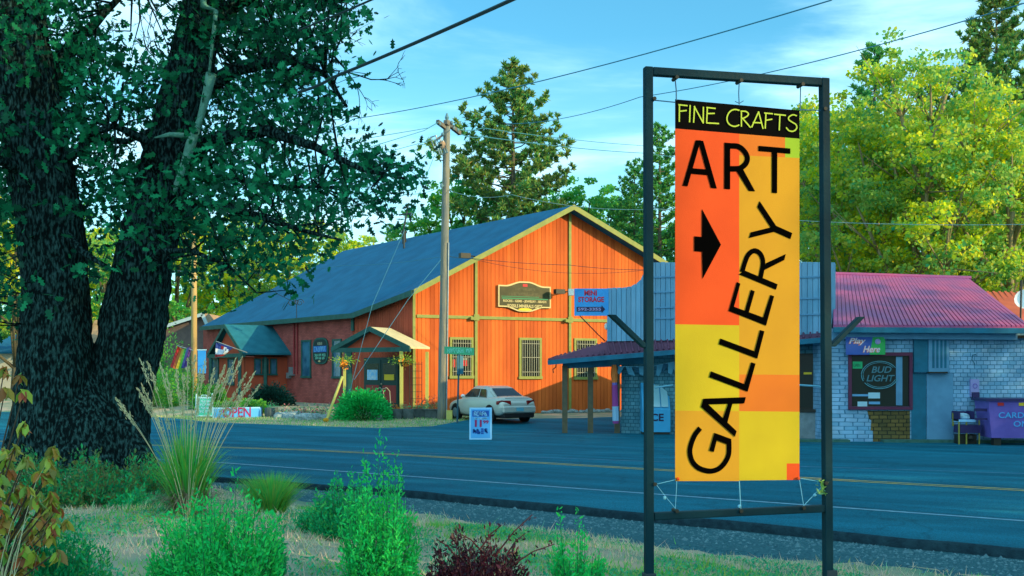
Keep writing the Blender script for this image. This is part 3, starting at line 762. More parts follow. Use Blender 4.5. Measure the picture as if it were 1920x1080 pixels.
# canopy over the front, carried by posts on the left
c = [P(1028,675,37.2),P(1500,637,33.6),P(1500,618,34.6),P(1140,640,36.7)]
c[1]=P(1545,632,33.3); c[2]=P(1545,622,34.0)
back = [V((c[2].x+.1,c[2].y+.1,c[2].z)),V((c[3].x,c[3].y,c[3].z))]
k_ = MB(); th = V((0,0,-.1)); cb_=[c[0],c[1],c[2],c[3],P(1045,668,40.5)]
k_.prism([x+th for x in cb_], -th)
# raised ribs
for i in range(46):
    s_ = i/45; a = c[0].lerp(c[1],s_); b = P(1045,668,40.5).lerp(c[3],min(1,s_*4)) if s_<.25 else c[3].lerp(c[2],(s_-.25)/.75)
    a = a.lerp(b,.04); k_.tube([a+V((0,0,.02)),b+V((0,0,.02))],.035,5)
k_.build('canopy_roof','metal_roof_dark',shop)
mb = MB(); o_=V((0,-.04,0))
mb.bar(c[0]+o_+V((0,0,-.09)),c[1]+o_+V((0,0,-.09)),.12,.16).build('canopy_gutter','teal_board',shop)
bm0,bm1 = P(1058,683,37.3),P(1160,679,37.2)
mb = MB().bar(bm0,bm1,.12,.3).bar(bm1,P(1260,673,36.7),.12,.22).bar(bm0,P(1075,682,40.3),.12,.2)
mb.build('canopy_beam','teal_board',shop)
for px,yt in ((1059,686),(1107,684),(1157,681),(1209,676)):
    q = P(px,812,37.3); zt = EYE+(700-yt)/F*37.3
    MB().box(q.x-.09,q.x+.09,37.2,37.38,ZB,zt).build('canopy_post','post_olive',shop)
mb = MB(); q = P(1043,682,37.2)
mb.tube([q,q+V((-.02,0,-.12)),q+V((-.12,0,-.2)),q+V((-.1,0,-.32))],.02,5); mb.build('hook','metal_dark',shop)
# right metal roof with standing ribs
e_l = RF.p(-.15,3.55,.35); e_r = RF.p(tE+.3,3.55,.35); rg_l = P(1563,515,37.8); rg_r = P(1815,523,37.3)
e_l = P(1562,611,32.3); e_r = P(1932,613,31.85)
rp = [e_l,e_r,rg_r,rg_l]
mb = MB().prism([x-V((0,0,.08)) for x in rp],(0,0,.08))
bk_l = V((rg_l.x,43.5,3.5)); bk_r = V((rg_r.x+.1,43.5,3.5))
mb.prism([x-V((0,0,.08)) for x in (rg_l,rg_r,bk_r,bk_l)],(0,0,.08))
for i in range(42):
    s_ = (i+.5)/42; a = e_l.lerp(e_r,s_); b = rg_l.lerp(rg_r,s_); mb.obox((a+b)/2+V((0,0,.022)), (b-a)/2, (e_r-e_l).normalized()*.05, V((0,0,.022)))
mb.build('metal_roof','metal_roof',shop)
MB().tube([rg_l+V((-.1,0,.02)),rg_r+V((.1,0,.02))],.09,6).build('ridge_cap','metal_roof',shop)
mb = MB().bar(e_l+V((0,-.06,-.12)),e_r+V((0,-.06,-.12)),.14,.16)
mb.build('gutter','teal_board',shop)
MB().bar(e_l+V((0,.2,-.28)),e_r+V((-.3,.2,-.28)),.05,.2).build('eave_board','pale_blue_board',shop)
# gable end filler and left gable
MB().add([e_r+V((-.35,.35,-.1)),rg_r+V((-.1,0,-.1)),bk_r+V((-.1,-.3,-.1))],[(0,1,2)]).add([e_l+V((.05,.35,-.1)),rg_l+V((0.05,0,-.1)),bk_l+V((0.05,-.3,-.1))],[(0,1,2)]).build('gable_end','shake_blue',shop)
def rbox(x0,x1,y0,y1,o0,o1,pl=RF):
    t0,z1 = pl.tz(x0,y0,o1); t1,z0_ = pl.tz(x1,y1,o1); 
    return MB().pbox(pl,t0,t1,z0_,z1,o0,o1)
wf = MB()
for a in ((1590,1710,661,667),(1590,1710,762,768)): 
    t0,z1_=RF.tz(a[0],a[2]); t1,z0_=RF.tz(a[1],a[3]); wf.pbox(RF,t0,t1,z0_,z1_,.003,.08)
for a in ((1590,1596),(1704,1710)):
    t0,z1_=RF.tz(a[0],667.2); t1,z0_=RF.tz(a[1],761.8); wf.pbox(RF,t0,t1,z0_,z1_,.003,.078)
wf = wf.build('shop_window','maroon_frame',shop)
rbox(1596,1704,667,762,.002,.012).build('pane','window_glass',wf)
rbox(1680,1692,669,760,.013,.016).build('curtain','pale_blue_board',wf)
mat('neon_tube_off', (.10,.36,.45), rough=.3)
mat('neon_letter', (.06,.20,.26), rough=.4)
mat('card_white', (.35,.62,.75), rough=.7)
mat('card_green', (.02,.45,.18), rough=.7)
rbox(1599,1617,678,691,.013,.02).build('green_window_card','card_green',wf)
rbox(1598,1628,739,743,.013,.02).build('window_card','sign_blue_pale',wf)
rbox(1628,1650,736,747,.013,.022).build('window_card','card_white',wf)
rbox(1608,1626,753,762,.013,.02).build('window_card','card_white',wf)
rbox(1629,1650,753,758,.013,.02).build('window_card','sign_blue_pale',wf)
text('OPEN', RF.p(RF.tz(1600,690)[0],RF.tz(1600,690)[1]+.03,.024), RF.u3, up, .2,.1,'sign_dark','lettering',wf)
# unlit neon beer sign hanging in the window
t0,z = RF.tz(1650,703); ns = thing('neon_sign', RF.p(t0,z-.45,.03), 'unlit oval neon beer sign hanging inside the maroon framed window', 'sign')
mb = MB()
for sgn,(a0,a1) in enumerate(((.55,3.6),(3.75,6.0))):
    mb.tube([RF.p(t0-.02+.55*math.cos(a),z+.42*math.sin(a),.05) for a in np.linspace(a0,a1,18)],.012,5)
    mb.tube([RF.p(t0-.02+.50*math.cos(a),z+.375*math.sin(a),.05) for a in np.linspace(a0+.1,a1-.1,18)],.008,5)
mb.build('neon_tube','neon_tube_off',ns)
text('BUD', RF.p(t0-.27,z+.06,.05), RF.u3, up, .6,.2,'neon_letter','lettering',ns,.02,.25)
text('LIGHT', RF.p(t0-.42,z-.2,.05), RF.u3, up, .85,.2,'neon_letter','lettering',ns,.02,.25)
# bare patch, boards, shutters, awning strips, pipe on the right wall
t0,z1_=RF.tz(1626,770); t1,z0_=RF.tz(1706,829)
mb = MB(); pp=[RF.p(t0,z1_,.0),RF.p(t0+.05,z1_-.25,0),RF.p(t0+.12,z1_-.3,0),RF.p(t0+.1,z1_-.6,0),RF.p(t0+.17,z1_-.62,0),RF.p(t0+.17,ZB,0),RF.p(t1,ZB,0),RF.p(t1,z1_,0)]
mb.prism(pp, RF.n3*.012).build('bare_shake_patch','shake_bare',shop)
rbox(1709,1737,700,832,.002,.02).build('lower_board','teal_board',shop)
rbox(1738,1787,700,832,.002,.03).build('lower_panel','pale_blue_board',shop)
sh = rbox(1714,1740,630,698,.02,.12).build('shutter','teal_board',shop)
sh = rbox(1741,1780,632,697,.02,.14).build('vent_cabinet','pale_blue_board',shop)
mb = MB()
for i in range(4):
    x = 1748+i*7.5; t0,z1_=RF.tz(x,638,.14); t1,z0_=RF.tz(x+4,690,.14); mb.pbox(RF,t0,t1,z0_,z1_,.141,.15)
mb.build('vent_slot','teal_board',sh)
rbox(1741,1777,697,700,.0,.2).build('cabinet_shelf','metal_dark',shop)
for a in ((1588,1725),(1785,1935)): rbox(a[0],a[1],629,634,.0,.22).build('awning_strip','metal_dark',shop)
mb = MB(); q=RF.p(*RF.tz(1829,672),.03)
mb.tube([q+V((.0,0,.12)),q+V((-.1,0,.1)),q+V((-.12,0,-.05)),q+V((-.06,0,-.12)),q+V((-.03,0,-.2))],.012,5).build('bent_pipe','teal_board',shop)
# dark side window and box below it in the recessed bay
WB = Pl((P(1478,700,34.6).x,34.6),(P(1545,700,34.3).x,34.3))
def wbx(x0,x1,y0,y1,o0,o1):
    t0,z1 = WB.tz(x0,y0,o1); t1,z0_ = WB.tz(x1,y1,o1); return MB().pbox(WB,t0,t1,z0_,z1,o0,o1)
wbx(1474,1552,640,832,-.1,0).build('bay_wall','shake_teal',shop)
dw = wbx(1478,1531,663,767,.002,.05).build('bay_window','metal_dark',shop)
wbx(1482,1528,667,764,.051,.055).build('pane','window_glass',dw)
wbx(1507,1522,698,702,.056,.062).build('window_card','sign_yellow',dw)
wbx(1480,1545,767,773,.0,.35).build('counter_top','metal_dark',shop)
wbx(1484,1542,773,823,.0,.3).build('counter_box','concrete',shop)
mat('curb_mossy', (.03,.12,.09), (.05,.16,.14), .95, 6, .8, 20)
for a in ((1480,1588),(1650,1790),(1800,1960)):
    q0,q1 = RF.tz(a[0],828)[0],RF.tz(a[1],828)[0]
    MB().pbox(RF,q0,q1,-.05,.09,.02 if a[0]>1590 else .02,.42).build('mossy_curb','curb_mossy',shop)
# building behind with orange metal roof
ob = thing('rear_building', (19,44,0), 'orange metal roofed building showing behind the right end of the shop', 'building')
a,b,c_,d = P(1835,547,45),P(1990,549,45),P(2040,640,40.5),P(1880,610,40.5)
mb = MB().prism([x-V((0,0,.08)) for x in (d,c_,b,a)],(0,0,.08))
for i in range(14):
    s_=(i+.5)/14; e=d.lerp(c_,s_); g=a.lerp(b,s_); mb.obox((e+g)/2+V((0,0,.02)),(g-e)/2,V((.05,0,0)),V((0,0,.02)))
mb.build('roof','orange_roof',ob)
MB().box(d.x+.4,c_.x-.2,41,47.5,-.1,d.z-.05).build('wall','shake_teal',ob)
q = P(1912,562,41.3)
dish = thing('satellite_dish', q-V((0,0,1.2)), 'white satellite dish on a dark mast at the right edge', 'dish')
mat('white_gloss', (.8,.85,.85), rough=.4)
vs=[];nR=5;nS=16; ax=V((-.45,-.8,.35)).normalized(); e1=ax.cross(V((0,0,1))).normalized(); e2_=ax.cross(e1)
mb = MB(); prof=[]
for i in range(nR+1):
    r=.42*i/nR
    for k in range(nS):
        a_=2*math.pi*k/nS; prof.append(q+V((.25,0,0))+(e1*math.cos(a_)+e2_*math.sin(a_))*r+ax*(r*r*.5))
mb.add(prof,[(i*nS+k,i*nS+(k+1)%nS,(i+1)*nS+(k+1)%nS,(i+1)*nS+k) for i in range(nR) for k in range(nS)])
mb.build('dish_bowl','white_gloss',dish,True)
MB().tube([q+V((-.05,-.15,-1.2)),q+V((.02,-.1,.75))],.035,6).build('mast','metal_dark',dish)

# unseen shed added behind the shop to shadow the barn's lower wall
sd=thing('shadow_shed',(8,48.2,.1),'low grey shed hidden behind the shop false front','shed')
MB().box(6.4,9.6,46.6,50.2,-.1,3.0).build('wall','shake_teal',sd); MB().box(6.2,9.8,46.4,50.4,3.0,3.15).build('roof','metal_roof_dark',sd)
# ------------------------------------------------------------------ banner frame and banner
mat('frame_paint', (.001,.022,.034), (.002,.032,.046), .6, 3, .1, 40, spec=.12)
mat('frame_rust', (.03,.05,.06), rough=.8)
mat('cord_blue', (.03,.12,.22), rough=.7)
mat('cord_white', (.15,.45,.60), rough=.7)
BL = (P(1216,960,7.07).x,7.07); BR = (P(1551,955,7.34).x,7.34); BP = Pl(BL,BR)
FB = BP.p(.63,H(1.5,7.2),0)
fr_ = thing('sign_stand', FB, 'tall dark steel frame with slanted arms standing on the grass beside the road', 'sign stand')
def bq(px,py,o=0): return BP.at(px,py,o)
zl_, zr_ = H(BL[0],BL[1])-.3, H(BR[0],BR[1])-.3
tl = bq(1215,134); tr_ = bq(1545,155)
pl0 = bq(1217,1080); pl0.z = zl_; pr0 = bq(1553,1080); pr0.z = zr_
def squar(a,b,w,name,m='frame_paint'):
    me = MB(); a,b=V(a),V(b); d=(b-a)/2; s1=BP.u3*w/2; s2=BP.n3*w/2
    if abs(d.normalized().dot(BP.u3))>.8: s1=V((0,0,w/2))
    me.obox((a+b)/2,d,s1,s2); o=me.build(name,m,fr_)
    bv=o.modifiers.new('bevel','BEVEL'); bv.width=.006; bv.segments=2; return o
squar(pl0,tl+V((0,0,.028)),.056,'post'); squar(pr0,tr_+V((0,0,.028)),.058,'post')
squar(tl+BP.u3*.029,tr_-BP.u3*.029,.054,'top_bar')
lb,rb = bq(1217,968),bq(1551,953)
squar(lb+BP.u3*.03,rb-BP.u3*.03,.05,'bottom_bar')
for a,(px,py) in ((0,(1217,1074)),(1,(1556,1068))):
    q = bq(px,py); q2 = V((q.x,q.y,zl_)); squar(q2,q,.078,'ground_sleeve','frame_rust')
squar(bq(1211,652,-.0),bq(1146,590,.0),.05,'slanted_arm'); squar(bq(1558,650),bq(1614,594),.05,'slanted_arm')
mb = MB()
for px,py in ((1266,147),(1386,153),(1501,160),(1224,187),(1543,206),(1225,907),(1266,957),(1386,957),(1503,951),(1545,905)):
    q=bq(px,py,.0); mb.tube([q-BP.n3*.04,q+BP.n3*.04],.013,8)
mb.build('eye_bolt','metal_dark',fr_)
banner = thing('banner', bq(1383,901,.0), 'tall orange and yellow ART GALLERY banner with black FINE CRAFTS header', 'banner')
mat('banner_redorange', (.64,.080,.018), (.56,.068,.016), .75, 2.2, .12, 220); mat('banner_amber', (.50,.265,.02), (.45,.235,.02), .75, 2.2, .12, 220)
mat('banner_yellow', (.47,.375,.018), (.42,.33,.018), .75, 2.2, .12, 220); mat('banner_orange', (.56,.155,.02), (.5,.135,.02), .75, 2.2, .12, 220)
mat('banner_green', (.26,.42,.03), rough=.75); mat('banner_black', (.0015,.0015,.0015), rough=1, spec=0)
mat('banner_lime', (.38,.52,.05), rough=.8); mat('letter_black', (.0015,.0015,.0015), rough=1, spec=0)
BM = ['banner_redorange','banner_amber','banner_yellow','banner_orange','banner_green','banner_black']
for k in BM: # low specular keeps the cloth matte
    t_,N_,L_,b_p = nt(MATS[k]); N_['Principled BSDF'].inputs['Specular IOR Level'].default_value=.08
def topy(x): return 186+(x-1266)*21/232
def hdy(x): return 241+(x-1266)*19/232
xs_=[1266,1386,1472,1475,1499]
cells=[]
def bulge(x,y):   # cloth hangs with a slight belly
    return .012*math.sin(math.pi*(x-1266)/233)*math.sin(math.pi*(y-186)/715)
def cell(x0,x1,ya0,ya1,yb0,yb1,mi):
    nx=max(1,int((x1-x0)/18)); ny=max(1,int((max(yb0,yb1)-ya0)/18)); vs=[];
    for j in range(ny+1):
        for i in range(nx+1):
            x=x0+(x1-x0)*i/nx; ya=ya0+(ya1-ya0)*i/nx; yb=yb0+(yb1-yb0)*i/nx; y=ya+(yb-ya)*j/ny
            vs.append(bq(x,y,bulge(x,y)))
    bmb.add(vs,[(j*(nx+1)+i,(j+1)*(nx+1)+i,(j+1)*(nx+1)+i+1,j*(nx+1)+i+1) for j in range(ny) for i in range(nx)],mi)
bmb=MB()
cell(1266,1386,topy(1266),topy(1386),hdy(1266),hdy(1386),5); cell(1386,1499,topy(1386),topy(1499),hdy(1386),hdy(1499),5)
cell(1266,1386,hdy(1266),hdy(1386),608,610,0); cell(1266,1386,608,610,770,771,2); cell(1266,1386,770,771,902,902,1)
cell(1386,1472,hdy(1386),hdy(1472),291,295,3); cell(1472,1499,hdy(1472),hdy(1499),295,296.25,4)
cell(1386,1472,291,295,702,702.7,1); cell(1472,1499,295,296.25,702.7,703,1); cell(1386,1499,702,703,771,772,3)
cell(1386,1499,771,772,869,869,2); cell(1386,1475,869,869,901,900,2); cell(1475,1499,869,869,900,900,0)
cl=bmb.build('cloth',BM,banner)
so_=cl.modifiers.new('thickness','SOLIDIFY'); so_.thickness=.003; so_.offset=-1
# lettering: outlines measured from the cloth
c1=lambda p:(1250+p[0]/5.4,170+p[1]/5.4); c2=lambda p:(1250+p[0]/4,370+p[1]/4); c3=lambda p:(1250+p[0]/3.857,630+p[1]/3.857)
def lp(p): return bq(p[0],p[1],bulge(*p)+.0035)
def letters(name, polys, strokes, m):
    mb=MB()
    for k,(f,pts) in enumerate(polys):
        mb.prism([lp(f(p)) for p in pts], BP.n3*(.0006+.00013*k))
    for k,(f,pts,w,cl_) in enumerate(strokes):
        pp=[V(f(p)) for p in pts]
        if len(pp)>2:
            fine=[]
            for i in range(len(pp)-1):
                p0=pp[max(i-1,0)];p1=pp[i];p2=pp[i+1];p3=pp[min(i+2,len(pp)-1)]
                for s_ in np.linspace(0,1,5)[:-1] if cl_ else [0]:
                    fine.append(.5*((2*p1)+(p2-p0)*s_+(2*p0-5*p1+4*p2-p3)*s_*s_+(3*p1-p0-3*p2+p3)*s_**3))
            fine.append(pp[-1]); pp=fine
        mb.stroke([bq(q.x,q.y,bulge(q.x,q.y)+.0043+.0002*k) for q in pp], w/F*7.2, BP.n3)
    return mb.build(name,m,banner)
LT=[(c1,[(293,502),(345,502),(212,968),(160,962)]),(c1,[(318,502),(370,508),(508,990),(448,985)]),(c1,[(262,785),(405,797),(412,855),(245,840)]),
 (c1,[(585,525),(643,530),(643,998),(583,993)]),(c1,[(705,810),(770,790),(895,1018),(832,1015)]),
 (c1,[(930,558),(1252,585),(1252,638),(930,610)]),(c1,[(1065,615),(1120,618),(1118,1038),(1065,1033)]),
 (c2,[(265,88),(407,355),(270,610),(265,408),(207,403),(207,292),(265,297)]),
 (c2,[(697,28),(820,213),(942,268),(928,312),(808,258),(617,305),(630,262),(780,225),(680,72)]),
 (c2,[(543,577),(583,548),(832,652),(820,692)]),(c2,[(742,495),(893,425),(882,470),(728,548)]),
 (c2,[(462,850),(503,820),(735,905),(745,962)]),(c2,[(527,635),(552,648),(503,825),(465,852)]),(c2,[(632,693),(660,705),(615,865),(585,855)]),(c2,[(778,732),(805,742),(745,962),(722,905)]),
 (c3,[(388,18),(640,112),(655,163),(377,58)]),(c3,[(675,-43),(706,-34),(655,163),(635,112)]),
 (c3,[(320,255),(567,350),(585,402),(308,297)]),(c3,[(612,190),(642,200),(585,402),(562,350)]),
 (c3,[(265,453),(572,442),(560,487),(290,494)]),(c3,[(265,453),(300,494),(505,688),(493,728),(248,512)]),(c3,[(445,485),(475,487),(437,630),(408,597)]),
 (c3,[(345,700),(467,745),(435,782),(358,753)]),(c3,[(345,700),(372,712),(340,838),(308,828)])]
LS=[(c1,[(640,558),(715,562),(765,590),(805,640),(818,690),(800,740),(750,782),(700,790),(640,790)],10.2,1),
 (c2,[(566,560),(590,480),(615,428),(655,400),(695,415),(718,455),(722,505),(704,602)],9.2,1),
 (c3,[(243,666),(205,715),(178,780),(168,840),(185,905),(225,950),(280,972),(330,976),(380,958),(422,915),(448,860),(452,800),(450,745)],9.6,1)]
letters('black_lettering',LT,LS,'letter_black')
FS=[[(130,143),(128,315)],[(118,142),(212,152)],[(133,208),(204,200)],[(238,145),(232,320)],[(283,155),(273,324)],[(278,156),(372,330)],[(372,163),(370,332)],
 [(412,172),(405,330)],[(402,170),(496,180)],[(408,232),(487,230)],[(402,326),(530,333)],[(757,203),(757,364)],[(765,275),(850,374)],
 [(860,372),(932,212)],[(930,210),(977,387)],[(872,322),(958,326)],[(1006,222),(998,384)],[(988,226),(1076,234)],[(1004,300),(1070,288)],[(1088,238),(1207,250)],[(1147,243),(1140,402)]]
FC=[[(737,200),(690,190),(645,208),(615,255),(613,305),(640,345),(690,362),(735,346)],[(748,208),(800,210),(828,234),(810,262),(760,286)],
 [(1318,255),(1280,244),(1240,264),(1236,292),(1270,318),(1308,342),(1318,378),(1285,410),(1240,405),(1210,372)]]
letters('lime_lettering',[],[(c1,p,2.5,0) for p in FS]+[(c1,p,2.5,1) for p in FC],'banner_lime')
def cord(pts,r,m,name='cord'):
    mb=MB(); mb.tube([bq(*p,.005) for p in pts],r,5); return mb.build(name,m,banner)
cord([(1266,150),(1268,170),(1268,188)],.0045,'cord_blue'); cord([(1386,155),(1385,175),(1386,196)],.004,'cord_blue')
cord([(1378,190),(1386,194),(1394,189)],.003,'cord_blue'); cord([(1501,163),(1500,208)],.004,'cord_blue')
cord([(1226,188),(1247,190),(1266,192)],.0045,'cord_blue'); cord([(1500,206),(1543,207)],.004,'cord_blue')
cord([(1230,908),(1268,899)],.002,'cord_white'); cord([(1269,902),(1266,956)],.002,'cord_white'); cord([(1230,908),(1247,930),(1266,953)],.002,'cord_white')
cord([(1386,902),(1389,956)],.0035,'cord_white'); cord([(1499,900),(1507,950)],.0025,'cord_white'); cord([(1507,948),(1545,908)],.0025,'cord_white')
cord([(1501,897),(1543,904)],.002,'cord_white')
for px,py in ((1246,934),(1387,949),(1528,928)): MB().ball(bq(px,py,.01),.013,6,4,jit=.3).build('knot','cord_white',banner)
leafmat('ribbon_green', [(.15,.45,.12),(.35,.55,.10),(.10,.35,.25)], trans=.2)
rb_=np.array([list(bq(1541+random.gauss(0,4),913+random.gauss(0,8),.02)) for _ in range(40)])
leafmesh('ribbon_knot', rb_, .05, NARROW, 'ribbon_green', banner, seed=3)
mb=MB()
for px,py in ((1271,898),(1497,897)): mb.ball(bq(px,py,.012),.012,6,4)
mb.build('orange_tie','banner_redorange',banner)

# ------------------------------------------------------------------ utility pole
mat('pole_wood', (.13,.17,.17), (.26,.25,.18), .9, 3, .6, 25, stretch=(6,6,.4))
mat('pole_wood_dark', (.08,.10,.10), (.15,.14,.11), .9, 3)
mat('insulator', (.10,.22,.26), rough=.3); mat('transformer_rust', (.35,.22,.12), (.22,.20,.15), .7, 5)
mat('wire_dark', (.015,.04,.05), rough=.6); mat('wire_far', (.04,.20,.28), rough=.7); mat('wire_pale', (.25,.42,.42), rough=.7)
PY=43.6; pb = P(828,785,PY); pb.z=H(pb.x,PY)-.3; ptp=P(838,226,PY)
pole = thing('utility_pole', V((pb.x,pb.y,.22)), 'weathered wooden utility pole with two crossarms standing in front of the orange barn', 'utility pole')
n_=14; MB().tube([pb.lerp(ptp,i/n_) for i in range(n_+1)],[.19-.05*i/n_ for i in range(n_+1)],14).build('pole_shaft','pole_wood',pole,True)
def arm(a,b): return MB().bar(a,b,.13,.16).build('crossarm','pole_wood_dark',pole)
arm(P(820,228,PY-.6),P(840,243,PY+.1)); arm(P(836,229,PY-.25),P(862,250,PY+.9))
MB().bar(P(818,262,PY-.4),P(838,248,PY),.07).build('brace','pole_wood_dark',pole)
MB().tube([ptp,ptp+V((0,0,.12)),ptp+V((0,0,.3))],[.05,.09,.03],8).build('top_insulator','insulator',pole)
mb=MB(); ins=[P(838+dx,y,PY+o) for dx,y,o in ((12,240,.3),(20,244,.6),(-14,232,-.5),(9,230,0),(-8,252,-.2))]
for q in ins: mb.ball(q,(.07,.07,.09),8,5)
mb.build('insulator','insulator',pole)
mb=MB()
for (x0,y0,x1,y1) in ((812,256,820,278),(820,262,830,288),(826,266,834,288)):
    a,b=P(x0,y0,PY-.5),P(x1,y1,PY-.5); w_v=V((.11,0,.04))
    mb.tube([a-w_v,a+w_v,b+w_v,b-w_v,a-w_v],.035,6)
mb.build('cutout_switch','insulator',pole)
MB().ball(P(829,272,PY-.45),(.14,.12,.2),9,6).build('arrester','transformer_rust',pole)
MB().tube([P(824,300,PY-.2),P(831,301,PY)],.02,5).build('step_bolt','metal_dark',pole)
MB().ball(P(828,348,PY-.3),(.07,.07,.1),8,5).bar(P(829,348,PY-.3),P(834,349,PY),.04).build('side_insulator','insulator',pole)
MB().pbox(Pl((pb.x-1,PY-.22),(pb.x+1,PY-.22)),1.22,1.46,.2,.6,0,.25).build('yellow_box','yellow_post',pole)
mb=MB(); q=pb; MB().tube([pb.lerp(ptp,.02)+V((.2,-.1,0)),pb.lerp(ptp,.6)+V((.16,-.12,0))],.03,6).build('conduit','metal_grey',pole)
def wire(name,pts,r,m,label,sag=0,n=16):
    p=[]
    for a,b in zip(pts[:-1],pts[1:]):
        for i in range(n): t_=i/n; q=a.lerp(b,t_); q.z-=sag*4*t_*(1-t_); p.append(q)
    p.append(pts[-1]); mb=MB().tube(p,r,5); return solo(mb,name,m,pts[0],label,'power line')
wire('power_line',[P(560,173,14),P(625,145,13.4),P(1080,-56,9)],.020,'wire_dark','thickest black cable crossing the upper left sky in front of the oak',.02)
wire('power_line',[P(560,57,15),P(655,18,14),P(900,-90,10)],.014,'wire_dark','short black cable cutting the very top edge of the sky beside the oak leaves')
wire('power_line',[P(560,240,60),P(663,223,58),P(1560,0,30)],.022,'wire_far','thin blue line passing above the tall pine toward the top edge of the sky',.35)
wire('power_line',[P(960,232,70),P(1200,182,52),P(1980,-12,30)],.020,'wire_far','thin blue line passing behind the top of the banner frame toward the upper right corner',.3)
wire('power_line',[P(822,229,PY-.6),P(803,240,42),P(690,259,36),P(300,330,26)],.014,'wire_far','upper line leaving the utility pole crossarm toward the oak')
wire('power_line',[P(820,231,PY-.5),P(795,245,41),P(690,277,34),P(300,400,24)],.014,'wire_far','lower line leaving the utility pole crossarm toward the oak')
wire('power_line',[P(812,262,PY-.5),P(700,292,38),P(300,370,26)],.012,'wire_far','line leaving the cutout switches of the utility pole toward the oak')
wire('power_line',[P(862,250,PY+.9),P(905,256,48),P(1205,287,70),P(1600,330,110)],.020,'wire_far','line running right from the utility pole behind the tall pine',.1)
wire('power_line',[P(850,240,PY+.5),P(905,240,50),P(1205,273,78),P(1600,310,120)],.018,'wire_far','higher line running right from the utility pole top behind the tall pine',.1)
wire('power_line',[P(828,350,PY-.3),P(760,364,40),P(690,380,37),P(300,450,26)],.012,'wire_far','line leaving the side insulator half way up the utility pole',.1)
wire('power_line',[P(838,355,PY),P(960,365,40),P(1240,392,36),P(1960,420,30)],.009,'wire_pale','pale line crossing in front of the pine crown above the barn roof',.2)
wire('power_line',[P(834,478,PY),P(880,484,44.5),P(1068,497,44.4),P(1212,506,44)],.011,'wire_dark','straight service line crossing the orange gable wall',.05)
wire('power_line',[P(880,484,44.5),P(1212,506,44)],.008,'wire_dark','sagging service line looping below the straight one on the orange gable wall',.35)
wire('power_line',[P(826,262,PY),P(773,398,42.6),P(698,572,41.5),P(664,702,41.2),P(655,738,41)],.011,'wire_far','guy wire running from the upper utility pole down to the flower bed')
wire('power_line',[P(834,478,PY),P(765,562,42.6),P(664,712,41.2)],.011,'wire_far','second guy wire running from the middle of the utility pole down to the flower bed')
wire('power_line',[P(834,480,PY),P(640,498,50),P(480,512,60),P(160,497,80)],.012,'wire_far','faint line running left from the utility pole across the blue roof',.1)
# leaning pole top behind the roof
q=P(761,430,60); lp_=thing('utility_mast',V((q.x,q.y,.2)),'small distant service mast with a bent arm behind the blue roof ridge','utility pole')
MB().tube([V((q.x,q.y,.2)),P(757,430,60),P(765,385,60)],.06,6).build('mast','wire_dark',lp_); MB().tube([P(748,403,60),P(770,400,60)],.05,6).ball(P(770,402,60),.13,6,4).build('mast_arm','wire_dark',lp_)
# ------------------------------------------------------------------ poles seen through the oak
mat('pole_warm', (.50,.34,.12), (.34,.26,.12), .85, 3, .4, 20, stretch=(6,6,.4))
for (px,yt,yb,Y,lab) in ((364,395,760,52,'brown wooden pole seen below the oak leaves left of the barn'),(43,350,720,58,'slim wooden pole at the far left beside the oak trunk')):
    q=P(px,yb,Y); t_=thing('wooden_pole',V((q.x,Y,.1)),lab,'utility pole')
    r_=.15 if px>100 else .12
    MB().tube([V((q.x,Y,-.2)),P(px,560,Y),P(px-1,yt,Y)],[r_,r_*.9,r_*.8],10).build('pole_shaft','pole_warm',t_,True)
    MB().bar(P(px-14,yt+8,Y),P(px+14,yt+12,Y),.1).build('crossarm','pole_wood_dark',t_)

# ------------------------------------------------------------------ street sign
mat('street_green', (.01,.20,.14), rough=.5); mat('street_letters', (.04,.33,.33), rough=.5); mat('post_teal', (.02,.16,.24), rough=.5); mat('post_steel', (.02,.09,.12), rough=.6)
SY=41.6; q=P(857,800,SY); ss=thing('street_sign',V((q.x,SY,.15)),'green street name sign on a leaning dark post beside the utility pole','street sign')
MB().bar(V((q.x,SY,.0)),P(861,664,SY),.07).build('post','post_steel',ss)
spn=Pl((P(833,656,SY).x,SY-.05),(P(889,656,SY+.1).x,SY+.1))
t0,z1_=spn.tz(833,649.5); t1,z0_=spn.tz(889,665); MB().prism([spn.p(t0,z0_+.03),spn.p(t1,z0_-.03),spn.p(t1,z1_-.05),spn.p(t0,z1_)],spn.n3*.02).build('name_blade','street_green',ss)
glyphs(spn.p(t0+.1,z0_+.07,.028),spn.u3,spn.n3,t1-t0-.2,.16,9,'street_letters',ss,.035,(6,))
MB().obox(P(863,684,SY+.03),V((.11,.08,0)),V((-.01,.01,0)),V((0,0,.36))).build('side_plate','post_teal',ss)

# ------------------------------------------------------------------ A-frame signs and open banner
mat('aboard_blue', (.08,.42,.85), rough=.6); mat('aboard_pale', (.3,.66,.95), rough=.6); mat('ink_blue', (.01,.10,.45), rough=.6); mat('ink_red', (.30,.02,.12), rough=.6)
AY=33.6; sp_=Pl((P(880,825,AY).x,AY),(P(922,826,AY).x,AY)); a0=sp_.tz(880,825); a1=sp_.tz(922,766)
ab=thing('sandwich_board',sp_.p((a0[0]+a1[0])/2,.012),'blue sandwich board priced 11.99 standing on the asphalt in front of the parked car','sign')
w_=a1[0]-a0[0]; h_=1.0
def tilt(t,z,off=0): return sp_.p(a0[0]+t,z+.014,off-.16*z)
mb=MB().hexa([tilt(0,0,.03),tilt(w_,0,.03),tilt(w_,0,0),tilt(0,0,0),tilt(0,h_,.03),tilt(w_,h_,.03),tilt(w_,h_,0),tilt(0,h_,0)])
mb.build('front_panel','aboard_pale',ab)
b_=lambda t,z:sp_.p(a0[0]+t,z+.014,-.36+.16*z)
